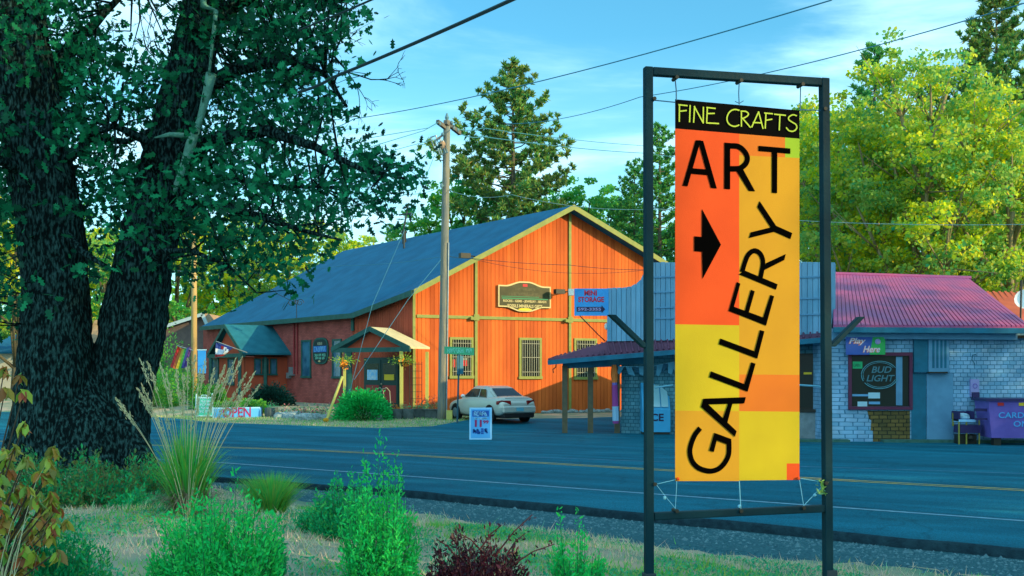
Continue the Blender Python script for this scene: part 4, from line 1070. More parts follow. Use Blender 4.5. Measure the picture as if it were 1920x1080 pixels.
MB().hexa([b_(0,0),b_(w_,0),b_(w_,0)-sp_.n3*.03,b_(0,0)-sp_.n3*.03,b_(0,h_),b_(w_,h_),b_(w_,h_)-sp_.n3*.03,b_(0,h_)-sp_.n3*.03]).build('back_panel','aboard_pale',ab)
def ti(x0,x1,z0,z1,m,name='printed_panel',o=.033): 
    return MB().hexa([tilt(x0,z0,o+.003),tilt(x1,z0,o+.003),tilt(x1,z0,o),tilt(x0,z0,o),tilt(x0,z1,o+.003),tilt(x1,z1,o+.003),tilt(x1,z1,o),tilt(x0,z1,o)]).build(name,m,ab)
ti(.05,w_-.05,.05,.95,'aboard_blue'); ti(.09,w_-.09,.72,.91,'ink_blue',o=.037)
upt=(tilt(0,1)-tilt(0,0)).normalized()
text('11',tilt(.17,.4,.045),sp_.u3,upt,.22,.22,'ink_red','lettering',ab,.06)
text('99',tilt(.43,.5,.045),sp_.u3,upt,.18,.11,'ink_red','lettering',ab,.04)
glyphs(tilt(.12,.2,.047),sp_.u3,sp_.n3,w_-.24,.13,4,'ink_blue',ab,.05); glyphs(tilt(.14,.64,.042),sp_.u3,sp_.n3,w_-.28,.05,8,'aboard_pale',ab,.02)
glyphs(tilt(.14,.75,.045),sp_.u3,sp_.n3,w_-.28,.12,5,'aboard_pale',ab,.03)
mat('aboard_green', (.03,.42,.32), (.06,.48,.36), .6, 6); mat('pvc_white', (.30,.58,.66), rough=.5)
GY=44; gp=Pl((P(367,800,GY).x,GY),(P(399,800,GY).x,GY+.1)); g0=gp.tz(367,795); g1=gp.tz(399,742); gz=H(P(383,800,GY).x,GY)
gb=thing('sandwich_board',gp.p((g0[0]+g1[0])/2,gz),'green lettered board in a white frame standing left of the OPEN banner','sign')
z0_=gz; z1_=EYE-42/F*GY; t0,t1=g0[0],g1[0]
MB().tube([gp.p(t0,z0_),gp.p(t0+.02,z1_+.08)],.03,6).tube([gp.p(t1,z0_),gp.p(t1-.02,z1_+.1)],.03,6).tube([gp.p(t0,z1_-.08),gp.p(t1,z1_-.08)],.025,6).tube([gp.p(t0,z0_+.12),gp.p(t1,z0_+.12)],.025,6).tube([gp.p(t0+.2,z1_-.08),gp.p(t0+.24,z1_+.02),gp.p(t0+.42,z1_+.02),gp.p(t0+.46,z1_-.08)],.02,6).build('frame','pvc_white',gb)
MB().pbox(gp,t0+.03,t1-.03,z0_+.14,z1_-.1,-.01,.01).build('panel','aboard_green',gb)
for k in range(5): glyphs(gp.p(t0+.1,z0_+.26+k*.14,.016),gp.u3,gp.n3,t1-t0-.2,.085,6-(k%2),'card_white',gb,.018)
OY=44.6; opn=Pl((P(398,780,OY).x,OY),(P(490,780,OY+.8).x,OY+.8)); o0=opn.tz(398,788); o1=opn.tz(490,763)
oz=H(P(440,780,OY).x,OY)
ob_=thing('open_banner',opn.p((o0[0]+o1[0])/2,oz),'pale blue OPEN banner with red letters stretched low on stakes over the grass','banner')
t0,t1=o0[0],o1[0]; z0_,z1_=o0[1],o1[1]
MB().prism([opn.p(t0,z0_),opn.p(t1,z0_-.02),opn.p(t1,z1_-.04),opn.p(t1-.06,z1_),opn.p(t0,z1_)],opn.n3*.012).build('cloth','aboard_blue',ob_)
MB().stroke([opn.p(t0,z1_-.03,.016),opn.p(t1-.08,z1_-.03,.016),opn.p(t1-.04,z1_-.1,.016),opn.p(t1-.04,z0_+.03,.016),opn.p(t0,z0_+.03,.016)],.05,opn.n3).build('pale_border','aboard_pale',ob_)
MB().tube([opn.p(t0-.04,oz-.2,-.03),opn.p(t0-.04,z1_+.05,-.03)],.03,6).tube([opn.p(t1+.04,oz-.2,-.03),opn.p(t1+.04,z1_+.02,-.03)],.03,6).build('stake','wood_dark',ob_)
s_=(t1-t0)/92; text('OPEN',opn.p(t0+19*s_,z0_+.1,.02),opn.u3,up,53*s_,.43,'ink_red','lettering',ob_,.02)

# ------------------------------------------------------------------ mini storage sign
MSY=36.6; mp_=Pl((P(1077,560,MSY).x,MSY),(P(1141,560,MSY).x,MSY)); a0=mp_.tz(1077,592); a1=mp_.tz(1141,541)
ms_=thing('storage_sign',mp_.p(a1[0],a0[1],-.05),'pale blue MINI STORAGE sign with a phone number arrow hung off the shop false front','sign')
mat('storage_blue', (.03,.30,.75), rough=.6); mat('storage_red', (.42,.03,.07), rough=.6); mat('storage_ink', (.015,.02,.07), rough=.6); mat('storage_lilac', (.28,.30,.62), rough=.6)
t0,t1,z0_,z1_=a0[0],a1[0],a0[1],a1[1]; W_=t1-t0; H_=z1_-z0_
MB().pbox(mp_,t0,t1,z0_,z1_,-.08,0).build('sign_box','storage_blue',ms_)
text('MINI',mp_.p(t0+W_*.29,z0_+H_*.74,.006),mp_.u3,up,W_*.37,H_*.2,'storage_red','lettering',ms_,.04)
text('STORAGE',mp_.p(t0+W_*.11,z0_+H_*.5,.006),mp_.u3,up,W_*.76,H_*.2,'storage_red','lettering',ms_,.04)
zc_=z0_+H_*.24
MB().prism([mp_.p(t0+W_*x,zc_+H_*y,.004) for x,y in ((.07,-.085),(.8,-.085),(.8,-.14),(.9,0),(.8,.14),(.8,.085),(.07,.085))],mp_.n3*.004).build('black_arrow','storage_ink',ms_)
text('592-3355',mp_.p(t0+W_*.1,zc_-H_*.055,.012),mp_.u3,up,W_*.68,H_*.11,'storage_lilac','lettering',ms_,.03)
MB().tube([P(1141,545,36.65),P(1150,545,36.7)],.03,6).tube([P(1141,588,36.65),P(1150,590,36.7)],.03,6).build('bracket','metal_grey',ms_)
mat('lamp_white', (.85,.85,.75), rough=.5)
MB().obox(P(1071,548,36.6),V((.09,0,0)),V((0,.1,0)),V((0,0,.11))).build('lamp_box','lamp_white',ms_)
MB().tube([P(1087,592,36.6),P(1122,628,36.7),P(1135,640,36.8)],.02,5).build('stay_rod','metal_dark',ms_)
MB().ball(P(1137,612,36.8),(.07,.07,.12),8,5).build('end_lamp','lamp_white',ms_)

# ------------------------------------------------------------------ play here banner
t0,z1_=RF.tz(1586,632,.24); t1,z0_=RF.tz(1660,665,.24)
ph=thing('play_banner',RF.p((t0+t1)/2,z0_,.24),'blue and green Play Here banner above the maroon framed shop window','banner')
mat('play_blue', (.03,.10,.42), rough=.6); mat('play_green', (.02,.38,.10), rough=.6); mat('play_white', (.55,.60,.75), rough=.6); mat('play_orange', (.55,.20,.15), rough=.6)
tm=t0+(t1-t0)*.6
MB().prism([RF.p(t0,z0_,.225),RF.p(tm,z0_,.225),RF.p(tm+.1,z1_,.225),RF.p(t0,z1_,.225)],RF.n3*.012,0).prism([RF.p(tm,z0_,.225),RF.p(t1,z0_,.225),RF.p(t1,z1_,.225),RF.p(tm+.1,z1_,.225)],RF.n3*.012,1).build('cloth',['play_blue','play_green'],ph)
text('Play',RF.p(t0+.08,z0_+.28,.242),RF.u3,up,.5,.22,'play_orange','lettering',ph,.05,.3); text('Play',RF.p(t0+.1,z0_+.29,.246),RF.u3,up,.5,.22,'play_white','lettering',ph,.01,.3)
text('Here',RF.p(t0+.5,z0_+.06,.242),RF.u3,up,.5,.2,'play_orange','lettering',ph,.05,.3); text('Here',RF.p(t0+.52,z0_+.07,.246),RF.u3,up,.5,.2,'play_white','lettering',ph,.01,.3)
MB().ball(RF.p(t1-.22,z1_-.14,.24),(.09,.03,.09),8,5).build('lilac_emblem','storage_lilac',ph)

# ------------------------------------------------------------------ ice freezer
IY=36.3; ip=Pl((P(1222,812,IY).x,IY),(P(1258,812,IY).x,IY))
i0=ip.tz(1205,812)[0]; i1=ip.tz(1257,812)[0]; iz=.02; zf=EYE-68/F*IY; zt_=EYE-18/F*IY
ic=thing('ice_freezer',ip.p((i0+i1)/2,iz),'pale blue ice freezer with a slanted glass front standing under the shop canopy','freezer')
mat('freezer_blue', (.04,.40,.72), (.03,.34,.64), .4, 2); mat('freezer_glass', (.25,.55,.65), rough=.15, spec=.6)
prof=[(0,iz+.08),(0,zf),(-.5,zt_),(-1.0,zt_),(-1.0,iz+.08)]
MB().prism([ip.p(i0,z,o) for o,z in prof], ip.u3*(i1-i0)).build('cabinet','freezer_blue',ic)
MB().obox(ip.p((i0+i1)/2,iz+.04,-.5),ip.u3*(i1-i0)*.48,V((0,.46,0)),V((0,0,.04))).build('plinth','metal_dark',ic)
def sl(f,g,o=.01): q=ip.p(i0+(i1-i0)*f, zf+(zt_-zf)*g, -.5*g); return q+V((0,-.02-o,.01))
for f0_,f1_ in ((.08,.3),(.34,.64),(.68,.93)):
    MB().prism([sl(f0_,.08),sl(f1_,.08),sl(f1_,.9),sl(f0_,.9)],V((0,-.012,.01))).build('glass_lid','freezer_glass',ic)
text('ICE',ip.p(i0+(i1-i0)*.2,iz+.45,.006),ip.u3,up,(i1-i0)*.56,.26,'storage_ink','lettering',ic,.03)
# ------------------------------------------------------------------ string of pennants, rope and windsock
mat('pennant_blue', (.12,.42,.60), (.07,.30,.45), .8, 2); mat('pennant_dark', (.02,.12,.20), rough=.8)
a,b=P(1160,687,36.9),P(1275,676,36.2)
pn=thing('pennant_string',a,'string of faded blue cloth pennants hanging under the shop canopy','pennants')
MB().tube([a,a.lerp(b,.5)-V((0,0,.12)),b],.012,5).build('string','cord_white',pn)
for i,(f,wd,ln,m_) in enumerate(((.04,.2,.28,0),(.16,.2,.32,0),(.28,.16,.24,1),(.38,.2,.3,0),(.47,.16,.36,0),(.68,.22,.4,0),(.78,.2,.3,1),(.86,.22,.42,0),(.96,.2,.32,0))):
    q=a.lerp(b,f)-V((0,0,.12*(1-abs(2*f-1)))); sw=random.uniform(-.1,.1)
    mb=MB(); vs=[q+V((-wd/2,0,0)),q+V((wd/2,0,0)),q+V((wd/2+sw,.06,-ln*.6)),q+V((wd/3+sw*2,-.03,-ln)),q+V((-wd/3+sw,.04,-ln*.85))]
    mb.prism(vs,(0,-.008,0)); mb.build('pennant',['pennant_blue','pennant_dark'][m_],pn)
a,b=bq(1228,726,-.1),bq(1262,724,-.1)
rp0=P(1222,727,36.0); 
wire('rope',[P(1228,727,35.8),P(1262,722,35.6)],.03,'cord_white','pale rope tied above the ice freezer under the canopy')['category']='rope'
wire('rope',[P(1498,722,33.2),P(1535,724,33.2),P(1542,728,33.2),P(1545,737,33.2)],.03,'cord_white','pale rope tied across the dark side window left of the blue shake wall')['category']='rope'
mat('sock_purple', (.30,.06,.28), rough=.8); mat('sock_orange', (.75,.22,.05), rough=.8); mat('sock_lilac',(.16,.16,.55),rough=.8); mat('sock_pale',(.25,.50,.72),rough=.8)
wk=thing('windsock',P(1155,793,36.95),'purple, orange and pale blue cloth windsock hanging beside a canopy post','windsock')
q=lambda y:P(1152+(y-700)*.03,y,36.95)
MB().tube([q(684),q(700),q(722)],[.07,.13,.08],8).build('orange_band','sock_orange',wk)
MB().tube([q(712),q(722)],[.09,.09],8).build('lilac_band','sock_lilac',wk); MB().tube([q(722),q(762)],[.1,.11],8).build('purple_band','sock_purple',wk)
MB().tube([q(762),q(789)],[.115,.115],8).build('pale_band','sock_pale',wk); MB().tube([q(789),q(794)],[.12,.1],8).build('hem','sock_purple',wk)
# ------------------------------------------------------------------ dumpster, cart and pay phone at the right wall
DY=30.9; dp=Pl((P(1845,820,DY).x,DY),(P(1990,820,DY-.25).x,DY-.25))
d0=dp.tz(1851,820)[0]; d1=d0+2.3; dz=EYE-121/F*DY; dt=EYE-52/F*DY
du=thing('dumpster',dp.p(d0+1,.01,-.5),'purple steel CARDBOARD ONLY dumpster against the shop wall at the right edge','dumpster')
mb=MB(); lo=[dp.p(d0+.12,dz,.0),dp.p(d1,dz,0),dp.p(d1,dz,-1.1),dp.p(d0+.12,dz,-1.1)]; hi=[dp.p(d0,dt,.12),dp.p(d1,dt,.12),dp.p(d1,dt,-1.2),dp.p(d0,dt,-1.2)]
mb.hexa(lo+hi).build('bin_body','purple_metal',du)
MB().pbox(dp,d0-.08,d1,dt+.001,dt+.07,-1.24,.18).build('rim','purple_dark',du)
MB().pbox(dp,d0+.2,d0+.4,.012,dz,-.3,-.05).build('skid','metal_dark',du); MB().pbox(dp,d1-.4,d1-.2,.012,dz,-.3,-.05).build('skid','metal_dark',du)
MB().pbox(dp,d0-.3,d0+.03,dt-.3,dt-.22,-.2,-.1).pbox(dp,d0-.3,d0+.03,dt-.55,dt-.5,-.2,-.1).build('lift_pocket','purple_dark',du)
text('CARDBOARD',dp.p(d0+.28,dz+.58,.1),dp.u3,(V((0,0,1))+dp.n3*.09).normalized(),1.6,.17,'aboard_blue','lettering',du,.015)
text('ONLY',dp.p(d0+.7,dz+.33,.075),dp.u3,(V((0,0,1))+dp.n3*.09).normalized(),.72,.17,'aboard_blue','lettering',du,.015)
for x,m_ in ((.25,'sign_red'),(.83,'sign_yellow')): MB().pbox(dp,d0+x,d0+x+.17,dt-.13,dt-.04,.115,.13).build('sticker',m_,du)
CY=31.4; cp=Pl((P(1795,820,CY).x,CY),(P(1840,820,CY).x,CY))
mat('cart_olive', (.28,.30,.06), rough=.7)
ca=thing('utility_cart',cp.p(.3,.01),'small dark cart with yellow legs and a pale bundle beside the purple dumpster','cart')
cx=lambda px:cp.tz(px,800)[0]; czz=lambda y:EYE+(700-y)/F*CY
mb=MB()
for px in (1798,1812,1836): mb.pbox(cp,cx(px)-.016,cx(px)+.016,.012,czz(788 if px!=1798 else 790),-.02,.02)
mb.pbox(cp,cx(1797)-.02,cx(1797)+.02,czz(800),czz(775),-.4,-.36).build('leg','cart_olive',ca)
MB().pbox(cp,cx(1800),cx(1838),czz(812),czz(797),-.45,0.03).build('shelf','purple_dark',ca)
MB().pbox(cp,cx(1797),cx(1827),czz(787),czz(772),-.5,-.45).pbox(cp,cx(1797),cx(1800),czz(790),czz(771),-.45,.02).pbox(cp,cx(1824),cx(1827),czz(790),czz(771),-.45,.02).build('back_frame','purple_dark',ca)
MB().ball(cp.p(cx(1812),czz(781),-.2),(.2,.18,.1),9,6,jit=.15).build('pale_bundle','card_white',ca); MB().pbox(cp,cx(1797),cx(1828),czz(791),czz(786.5),-.45,.03).build('tray','aboard_pale',ca)
MB().pbox(cp,cx(1801),cx(1834),.02,czz(815),-.45,-.1).ball(cp.p(cx(1821),.2,-.02),(.12,.1,.08),8,5).build('lower_bin','metal_dark',ca)
t0,z1_=RF.tz(1820,711,.1); t1,z0_=RF.tz(1836,744,.1)
pp_=thing('wall_phone',RF.p((t0+t1)/2,z0_,.05),'violet wall box with a small hood mounted above the dumpster','wall box')
MB().pbox(RF,t0,t1,z0_,z1_,.003,.1).build('back_plate','storage_lilac',pp_); MB().pbox(RF,t0+.03,t1-.03,z0_-.02,z0_+.14,.101,.22).build('hood','purple_dark',pp_)
MB().tube([RF.p((t0+t1)/2+.06*math.cos(a),z0_+.33+.07*math.sin(a),.11) for a in np.linspace(0,6.28,12)],.01,4).build('ring','purple_metal',pp_)

# ------------------------------------------------------------------ car
mat('car_paint', (.46,.53,.48), (.48,.55,.49), .3, 2, metal=.25, spec=.5); mat('car_glass', (.035,.03,.03), rough=.06, spec=.7)
mat('tyre', (.012,.014,.015), rough=.9); mat('rim_silver', (.25,.40,.45), rough=.35, metal=.5); mat('tail_red', (.22,.01,.01), rough=.25)
mat('car_black', (.01,.012,.014), rough=.7); mat('plate_blue', (.12,.42,.55), rough=.5); mat('mirror_white',(.8,.8,.78),rough=.4)
car=thing('parked_car',(0,0,0),'silver four door sedan parked before the orange gable wall, seen from behind','car')
st=[(-2.25,.40,.70,.70,.70),(-2.22,.34,.76,.79,.74),(-2.12,.28,.93,.83,.86),(-1.95,.24,1.0,.85,.94),(-1.55,.22,1.0,.865,.94),(-1.0,.20,.97,.87,.93),(-.3,.2,.94,.875,.92),(.4,.2,.92,.875,.90),(1.0,.2,.9,.87,.87),(1.5,.22,.84,.86,.82),(1.95,.24,.76,.82,.73),(2.18,.28,.66,.74,.62),(2.25,.34,.56,.62,.52)]
def sect(x,zb,zt,hw,zs):
    h=[(0,zb),(.8*hw,zb),(.95*hw,zb+.06),(1.0*hw,zb+.24),(1.0*hw,zb+(zs-zb)*.62),(.965*hw,zs-.05),(.91*hw,zs),(.80*hw,zt-.01),(.45*hw,zt+.015),(0,zt+.02)]
    return [V((x,y,z)) for y,z in h]+[V((x,-y,z)) for y,z in h[-2:0:-1]]
mb=MB(); rows_=[sect(*s) for s in st]; K=len(rows_[0]); vs=[p for r in rows_ for p in r]
mb.add(vs,[(i*K+k,(i+1)*K+k,(i+1)*K+(k+1)%K,i*K+(k+1)%K) for i in range(len(st)-1) for k in range(K)]+[tuple(range(K)),tuple((len(st)-1)*K+k for k in range(K))[::-1]])
body=mb.build('body','car_paint',car,True); bv=body.modifiers.new('sub','SUBSURF'); bv.levels=1; bv.render_levels=2
# greenhouse
gb_=[(-1.62,.95,.70),(-.92,1.33,.56),(-.55,1.39,.58),(.15,1.40,.58),(.35,1.37,.57),(1.12,.88,.72)]
bz=.91
def gsec(x,z,hw):
    lo=max(bz-.02,min(z,bz)); return [V((x,.80 if z>1 else hw,bz-.03)),V((x,hw+.06 if z>1 else hw,z-.09 if z>1 else z)),V((x,hw-.06,z)),V((x,-hw+.06,z)),V((x,-hw-.06 if z>1 else -hw,z-.09 if z>1 else z)),V((x,-.80 if z>1 else -hw,bz-.03))]
rows_=[gsec(*g) for g in gb_]; vs=[p for r in rows_ for p in r]
gh=MB().add(vs,[(i*6+k,(i+1)*6+k,(i+1)*6+k+1,i*6+k+1) for i in range(5) for k in range(5)]).build('roof','car_paint',car,False)
def pane(name,pts,n,m='car_glass'):
    n=V(n).normalized(); return MB().prism([V(p)+n*.008 for p in pts],n*.006).build(name,m,car)
pane('rear_window',[(-1.56,.60,.985),(-1.56,-.60,.985),(-1.0,-.50,1.295),(-1.0,.50,1.295)],(-.5,0,.85))
pane('windshield',[(1.04,.62,.93),(1.04,-.62,.93),(.42,-.50,1.34),(.42,.50,1.34)],(.55,0,.83))
for sgn in (1,-1):
    f=lambda x,z:(x,sgn*(.80-(z-.88)*.36),z)
    pane('side_window',[f(-1.0,.95),f(-.42,.95),f(-.42,1.27),f(-.80,1.27)],(0,sgn,.35))
    pane('side_window',[f(-.34,.95),f(.78,.95),f(.38,1.24),f(.20,1.28),f(-.34,1.28)],(0,sgn,.35))
    MB().ball((.62,sgn*.94,.99),(.08,.1,.07),8,6).build('wing_mirror','mirror_white',car)
    tl_=MB().prism([(-2.20,sgn*.38,.84),(-2.20,sgn*.36,.68),(-2.14,sgn*.77,.68),(-1.92,sgn*.885,.70),(-1.92,sgn*.875,.82),(-2.12,sgn*.76,.86)],(-.06,sgn*.02,0)); tl_.build('tail_light','tail_red',car)
    for wx in (-1.38,1.38):
        c_=V((wx,sgn*.79,.31)); 
        ww=MB().tube([c_+V((0,sgn*.07,0)),c_+V((0,sgn*.092,0))],.37,20).build('wheel_arch','car_black',car)
        wl=MB().tube([c_+V((0,-sgn*.1,0)),c_+V((0,sgn*.085,0)),c_+V((0,sgn*.105,0))],[.31,.31,.27],22).build('wheel','tyre',car)
        rm=MB().tube([c_+V((0,sgn*.09,0)),c_+V((0,sgn*.112,0))],[.20,.19],16)
        rm.build('rim','rim_silver',wl)
    MB().pbox(Pl((0,0),(1,0)),0,.001,0,.001,0,.001) if False else None
MB().box(-2.31,-2.2,-.78,.78,.36,.64).build('rear_bumper','car_paint',car).modifiers.new('b','BEVEL').width=.05
MB().box(-2.325,-2.311,.0-.17,.17,.44,.58).build('number_plate','plate_blue',car)
MB().box(-2.28,-1.6,-.7,.7,.2,.36).box(-2.2,2.1,-.7,.7,.17,.24).build('underbody','car_black',car)
MB().box(-2.21,-2.19,-.62,.62,.93,.945).build('boot_lip','car_black',car)
hd=math.atan2(.85,-.53)
car.rotation_euler=(0,0,hd); hv=V((math.cos(hd),math.sin(hd),0))
rearc=P(972,797,41.2); cc=V((rearc.x,41.2,0))+hv*2.15; car.location=(cc.x,cc.y,H(cc.x,cc.y)+.0); car.scale=(.98,.96,1.0)
# ------------------------------------------------------------------ vegetation
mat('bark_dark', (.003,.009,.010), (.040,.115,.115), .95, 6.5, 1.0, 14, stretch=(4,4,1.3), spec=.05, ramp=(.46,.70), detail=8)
mat('bark_mid', (.06,.07,.05), (.13,.12,.08), .95, 4, .8, 12, stretch=(4,4,.8), spec=.1)
mat('bark_pale', (.30,.24,.12), (.18,.17,.10), .9, 4, .6, 12)
mat('lichen', (.10,.32,.26), (.16,.42,.34), .95, 12, .8, 30)
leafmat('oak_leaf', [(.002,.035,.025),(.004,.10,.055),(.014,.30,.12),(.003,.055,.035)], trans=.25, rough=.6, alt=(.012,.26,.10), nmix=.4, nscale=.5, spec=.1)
leafmat('sun_leaf', [(.50,.72,.02),(.86,.86,.02),(.16,.54,.1),(.72,.80,.02),(.92,.72,.02),(.03,.42,.18)], trans=.58, alt=(.02,.34,.15), nmix=.62, nscale=.3)  # teal alt puts the crown's shaded clumps into the leaf colour
leafmat('green_leaf', [(.03,.36,.08),(.10,.50,.07),(.25,.52,.05),(.02,.34,.09)], trans=.5, alt=(.01,.24,.10), nmix=.5, nscale=.25)
leafmat('gold_leaf', [(.18,.20,.02),(.30,.28,.02),(.12,.18,.02)], trans=.4)
leafmat('pine_needle', [(.02,.22,.09),(.10,.36,.06),(.26,.38,.05),(.015,.2,.09),(.34,.32,.06)], trans=.25, rough=.6, alt=(.2,.12,.04), nmix=.22, nscale=.35)
leafmat('pine_needle_green', [(.01,.22,.10),(.08,.38,.08),(.18,.42,.05),(.02,.24,.10)], trans=.25, rough=.6)
leafmat('shade_leaf', [(.02,.08,.03),(.03,.12,.04)], trans=.1)

def crown_points(rg, lobes, per, spread=.42):
    """leaf positions gathered in clumps on lobes (centre, radii)"""
    out=[]
    for (c,r,n) in lobes:
        d=unit(rg.normal(size=(n,3))); d[:,2]=np.abs(d[:,2])*np.where(rg.random(n)<.72,1,-1)
        cc=np.array(c)+d*np.array(r)*rg.uniform(.45,1.12,size=(n,1))
        for q in cc:
            m=int(per*rg.uniform(.5,1.4)); e=unit(rg.normal(size=(m,3)))*rg.uniform(.15,1,size=(m,1))**.6*spread*rg.uniform(.7,1.5); e[:,2]*=.6
            out.append(q+e)
    return np.concatenate(out)
def broad_tree(name, loc, h, r, mleaf, label, group, seed, nl=9, clumps=26, per=26, leaf=.24, bare=.22, bark='bark_mid', spread=.6, cat='tree'):
    rg=np.random.default_rng(seed); t=thing(name,loc,label,cat,group); L0=np.array(loc)
    lobes=[]; tips=[]
    for i in range(nl):
        a=6.283*i/nl+rg.uniform(-.5,.5); f=rg.uniform(0,1); zz=h*(bare+.12+(1-bare-.22)*((i*.618)%1))
        rad=r*(.62-.45*abs((zz/h-.5))*1.1)*rg.uniform(.7,1.1)
        c=L0+np.array([math.cos(a)*rad,math.sin(a)*rad,zz]); rr=r*rg.uniform(.36,.52)
        lobes.append((c,(rr,rr,rr*.8),clumps)); tips.append(c)
    c=L0+np.array([0,0,h*.86]); lobes.append((c,(r*.4,r*.4,h*.13),clumps)); tips.append(c)
    mb=MB(); k=[V(L0+np.array([rg.normal()*.12*i,rg.normal()*.12*i,h*.84*i/5])) for i in range(6)]; k[0].z-=.3
    mb.tube(k,[h*.020*(1-.16*i) for i in range(6)],9); mb.build('trunk',bark,t,True)
    mb=MB()
    for q in tips:
        q=V(q); s=k[min(4,max(1,int((q.z-L0[2])/h*5.0)-1))]; m=s.lerp(q,.5)+V((0,0,-.25)); mb.tube([s,m,q,q+(q-s)*.08],[h*.009,h*.006,h*.003,.01],6)
        for _ in range(4):
            e=q+V(np.clip(rg.normal(size=3),-1.3,1.0))*r*.24; mb.tube([m.lerp(q,.5),e],[h*.003,.01],4)
    mb.build('branches',bark,t,True)
    leafmesh('crown',crown_points(rg,lobes,per,spread),leaf,QUAD,mleaf,t,jitter=1,seed=seed)
    return t
PROF_WIDE=([0,.3,.58,.68,.745,.805,.88,.955,1],[.7,.85,1,.95,.86,.6,.42,.2,.06]); PROF_SLIM=([0,.3,.5,.7,.85,.95,1],[.9,1,.85,.62,.42,.2,.06])
def pine(name, loc, h, r, label, group, seed, nb=120, mneedle='pine_needle', bare=.16, ragged=.35, tuft=10, nl=.34, PROF=PROF_SLIM):
    rg=np.random.default_rng(seed); t=thing(name,loc,label,'tree',group); L0=np.array(loc)
    MB().tube([V(L0)+V((0,0,-.3)),V(L0)+V((0,0,h*.5)),V(L0)+V((0,0,h*.99))],[h*.014,h*.009,.03],8).build('trunk','bark_mid',t,True)
    mb=MB(); cen=[]; ax=[]
    for i in range(nb):
        f=(i+.5)/nb; z=h*(bare+(1-bare)*f); prof=float(np.interp(f,PROF[0],PROF[1]))
        L_=r*min(1,prof)*(1-ragged*rg.random())+.25; a=i*2.4+rg.uniform(-.4,.4); dx,dy=math.cos(a),math.sin(a)
        if rg.random()<.08: L_*=1.35
        up_=.25+.25*f; pts=[]
        for s in np.linspace(0,1,5): pts.append(V((L0[0]+dx*L_*s,L0[1]+dy*L_*s,L0[2]+z+L_*(up_*s*s-.22*s*(1-f)))))
        mb.tube(pts,[.05*(1-.8*s)*h/22 for s in np.linspace(0,1,5)],4,cap=False)
        nt_=max(4,int(L_*4.6))
        for k in range(nt_):
            s=1-(k/nt_)**1.0*.72; q=pts[0].lerp(pts[-1],s); q=pts[min(4,int(s*4))].lerp(pts[min(4,int(s*4)+1)],s*4-int(s*4))
            side=rg.normal(size=3)*np.array([.22,.22,.12])*(L_*.3+.3); side[2]=abs(side[2])*.8
            c=np.array(q)+side
            m=tuft; e=unit(rg.normal(size=(m,3))*.8+np.array([dx*.3,dy*.3,1.0])); cen.append(c+e*nl*.42); ax.append(e)
    mb.build('branches','bark_mid',t)
    leafmesh('needles',np.concatenate(cen),nl,np.array([(-.5,.0),(-.1,.15),(.5,.03),(-.1,-.15)]),mneedle,t,axis=np.concatenate(ax)*4,jitter=.6,seed=seed)
    return t
def put(src, loc, rz, s, label, group=None, sz=None):
    c=copy_tree(src); c.location=loc; c.rotation_euler=(0,0,rz); c.scale=(s,s,sz or s); c['label']=label
    if group: c['group']=group
    return c
def gz(x,y): return V((x,y,H(x,y)))
def tp(px,Y): x=(px-960)/F*Y; return V((x,Y,.2))

# behind the barn
p1=pine('pine_tree',tp(962,82),25.6,5.0,'tall ragged pine with browning needles standing alone behind the barn ridge','pines behind the buildings',21,nb=135,ragged=.5,tuft=26,nl=.46,PROF=PROF_WIDE)
G='pines behind the buildings'
p2=pine('pine_tree',tp(1640,80),26.3,4.6,'green pine with a pointed top rising left of the tallest right hand trees',G,22,nb=120,mneedle='pine_needle_green',bare=.05,tuft=18,nl=.46)
put(p2,tp(1237,82),1.1,.79,'slim green pine immediately right of the left banner frame post',G)
put(p2,tp(1190,86),2.1,.71,'darker pine tip just left of the banner frame, shorter than its neighbour',G)
put(p2,tp(1165,90),3.6,.62,'lowest pine tip in the group left of the banner frame',G)
put(p2,tp(735,120),.6,.70,'small distant pine above the blue roof just right of the oak leaves',G)
put(p1,tp(1868,66),2.4,.98,'big dark pine reaching the top edge above the yellow green trees',G)
put(p2,tp(1510,88),4.0,.86,'pine tip showing between the banner and its right frame post',G)
GB='leafy trees behind the barn'
b1=broad_tree('leafy_tree',tp(1075,92),18.6,5.2,'green_leaf','green leafy tree right behind the barn peak',GB,31,clumps=22,per=50,leaf=.24,spread=.55)
put(b1,tp(1140,96),1.2,1.0,'green leafy tree between the barn peak and the banner frame',GB)
put(b1,tp(1015,88),2.2,.92,'green leafy tree at the right foot of the tall ragged pine',GB)
put(b1,tp(872,86),3.3,.98,'dark leafy tree at the left foot of the tall ragged pine',GB)
put(b1,tp(815,90),4.1,.86,'low leafy tree behind the blue roof left of the utility pole',GB)
put(b1,tp(1205,98),.2,.86,'low leafy tree behind the right slope of the barn roof',GB)
put(b1,tp(1290,92),.9,.85,'leafy tree mostly hidden behind the banner top',GB)
put(b1,tp(1420,90),2.9,.9,'leafy tree hidden behind the upper part of the banner',GB)
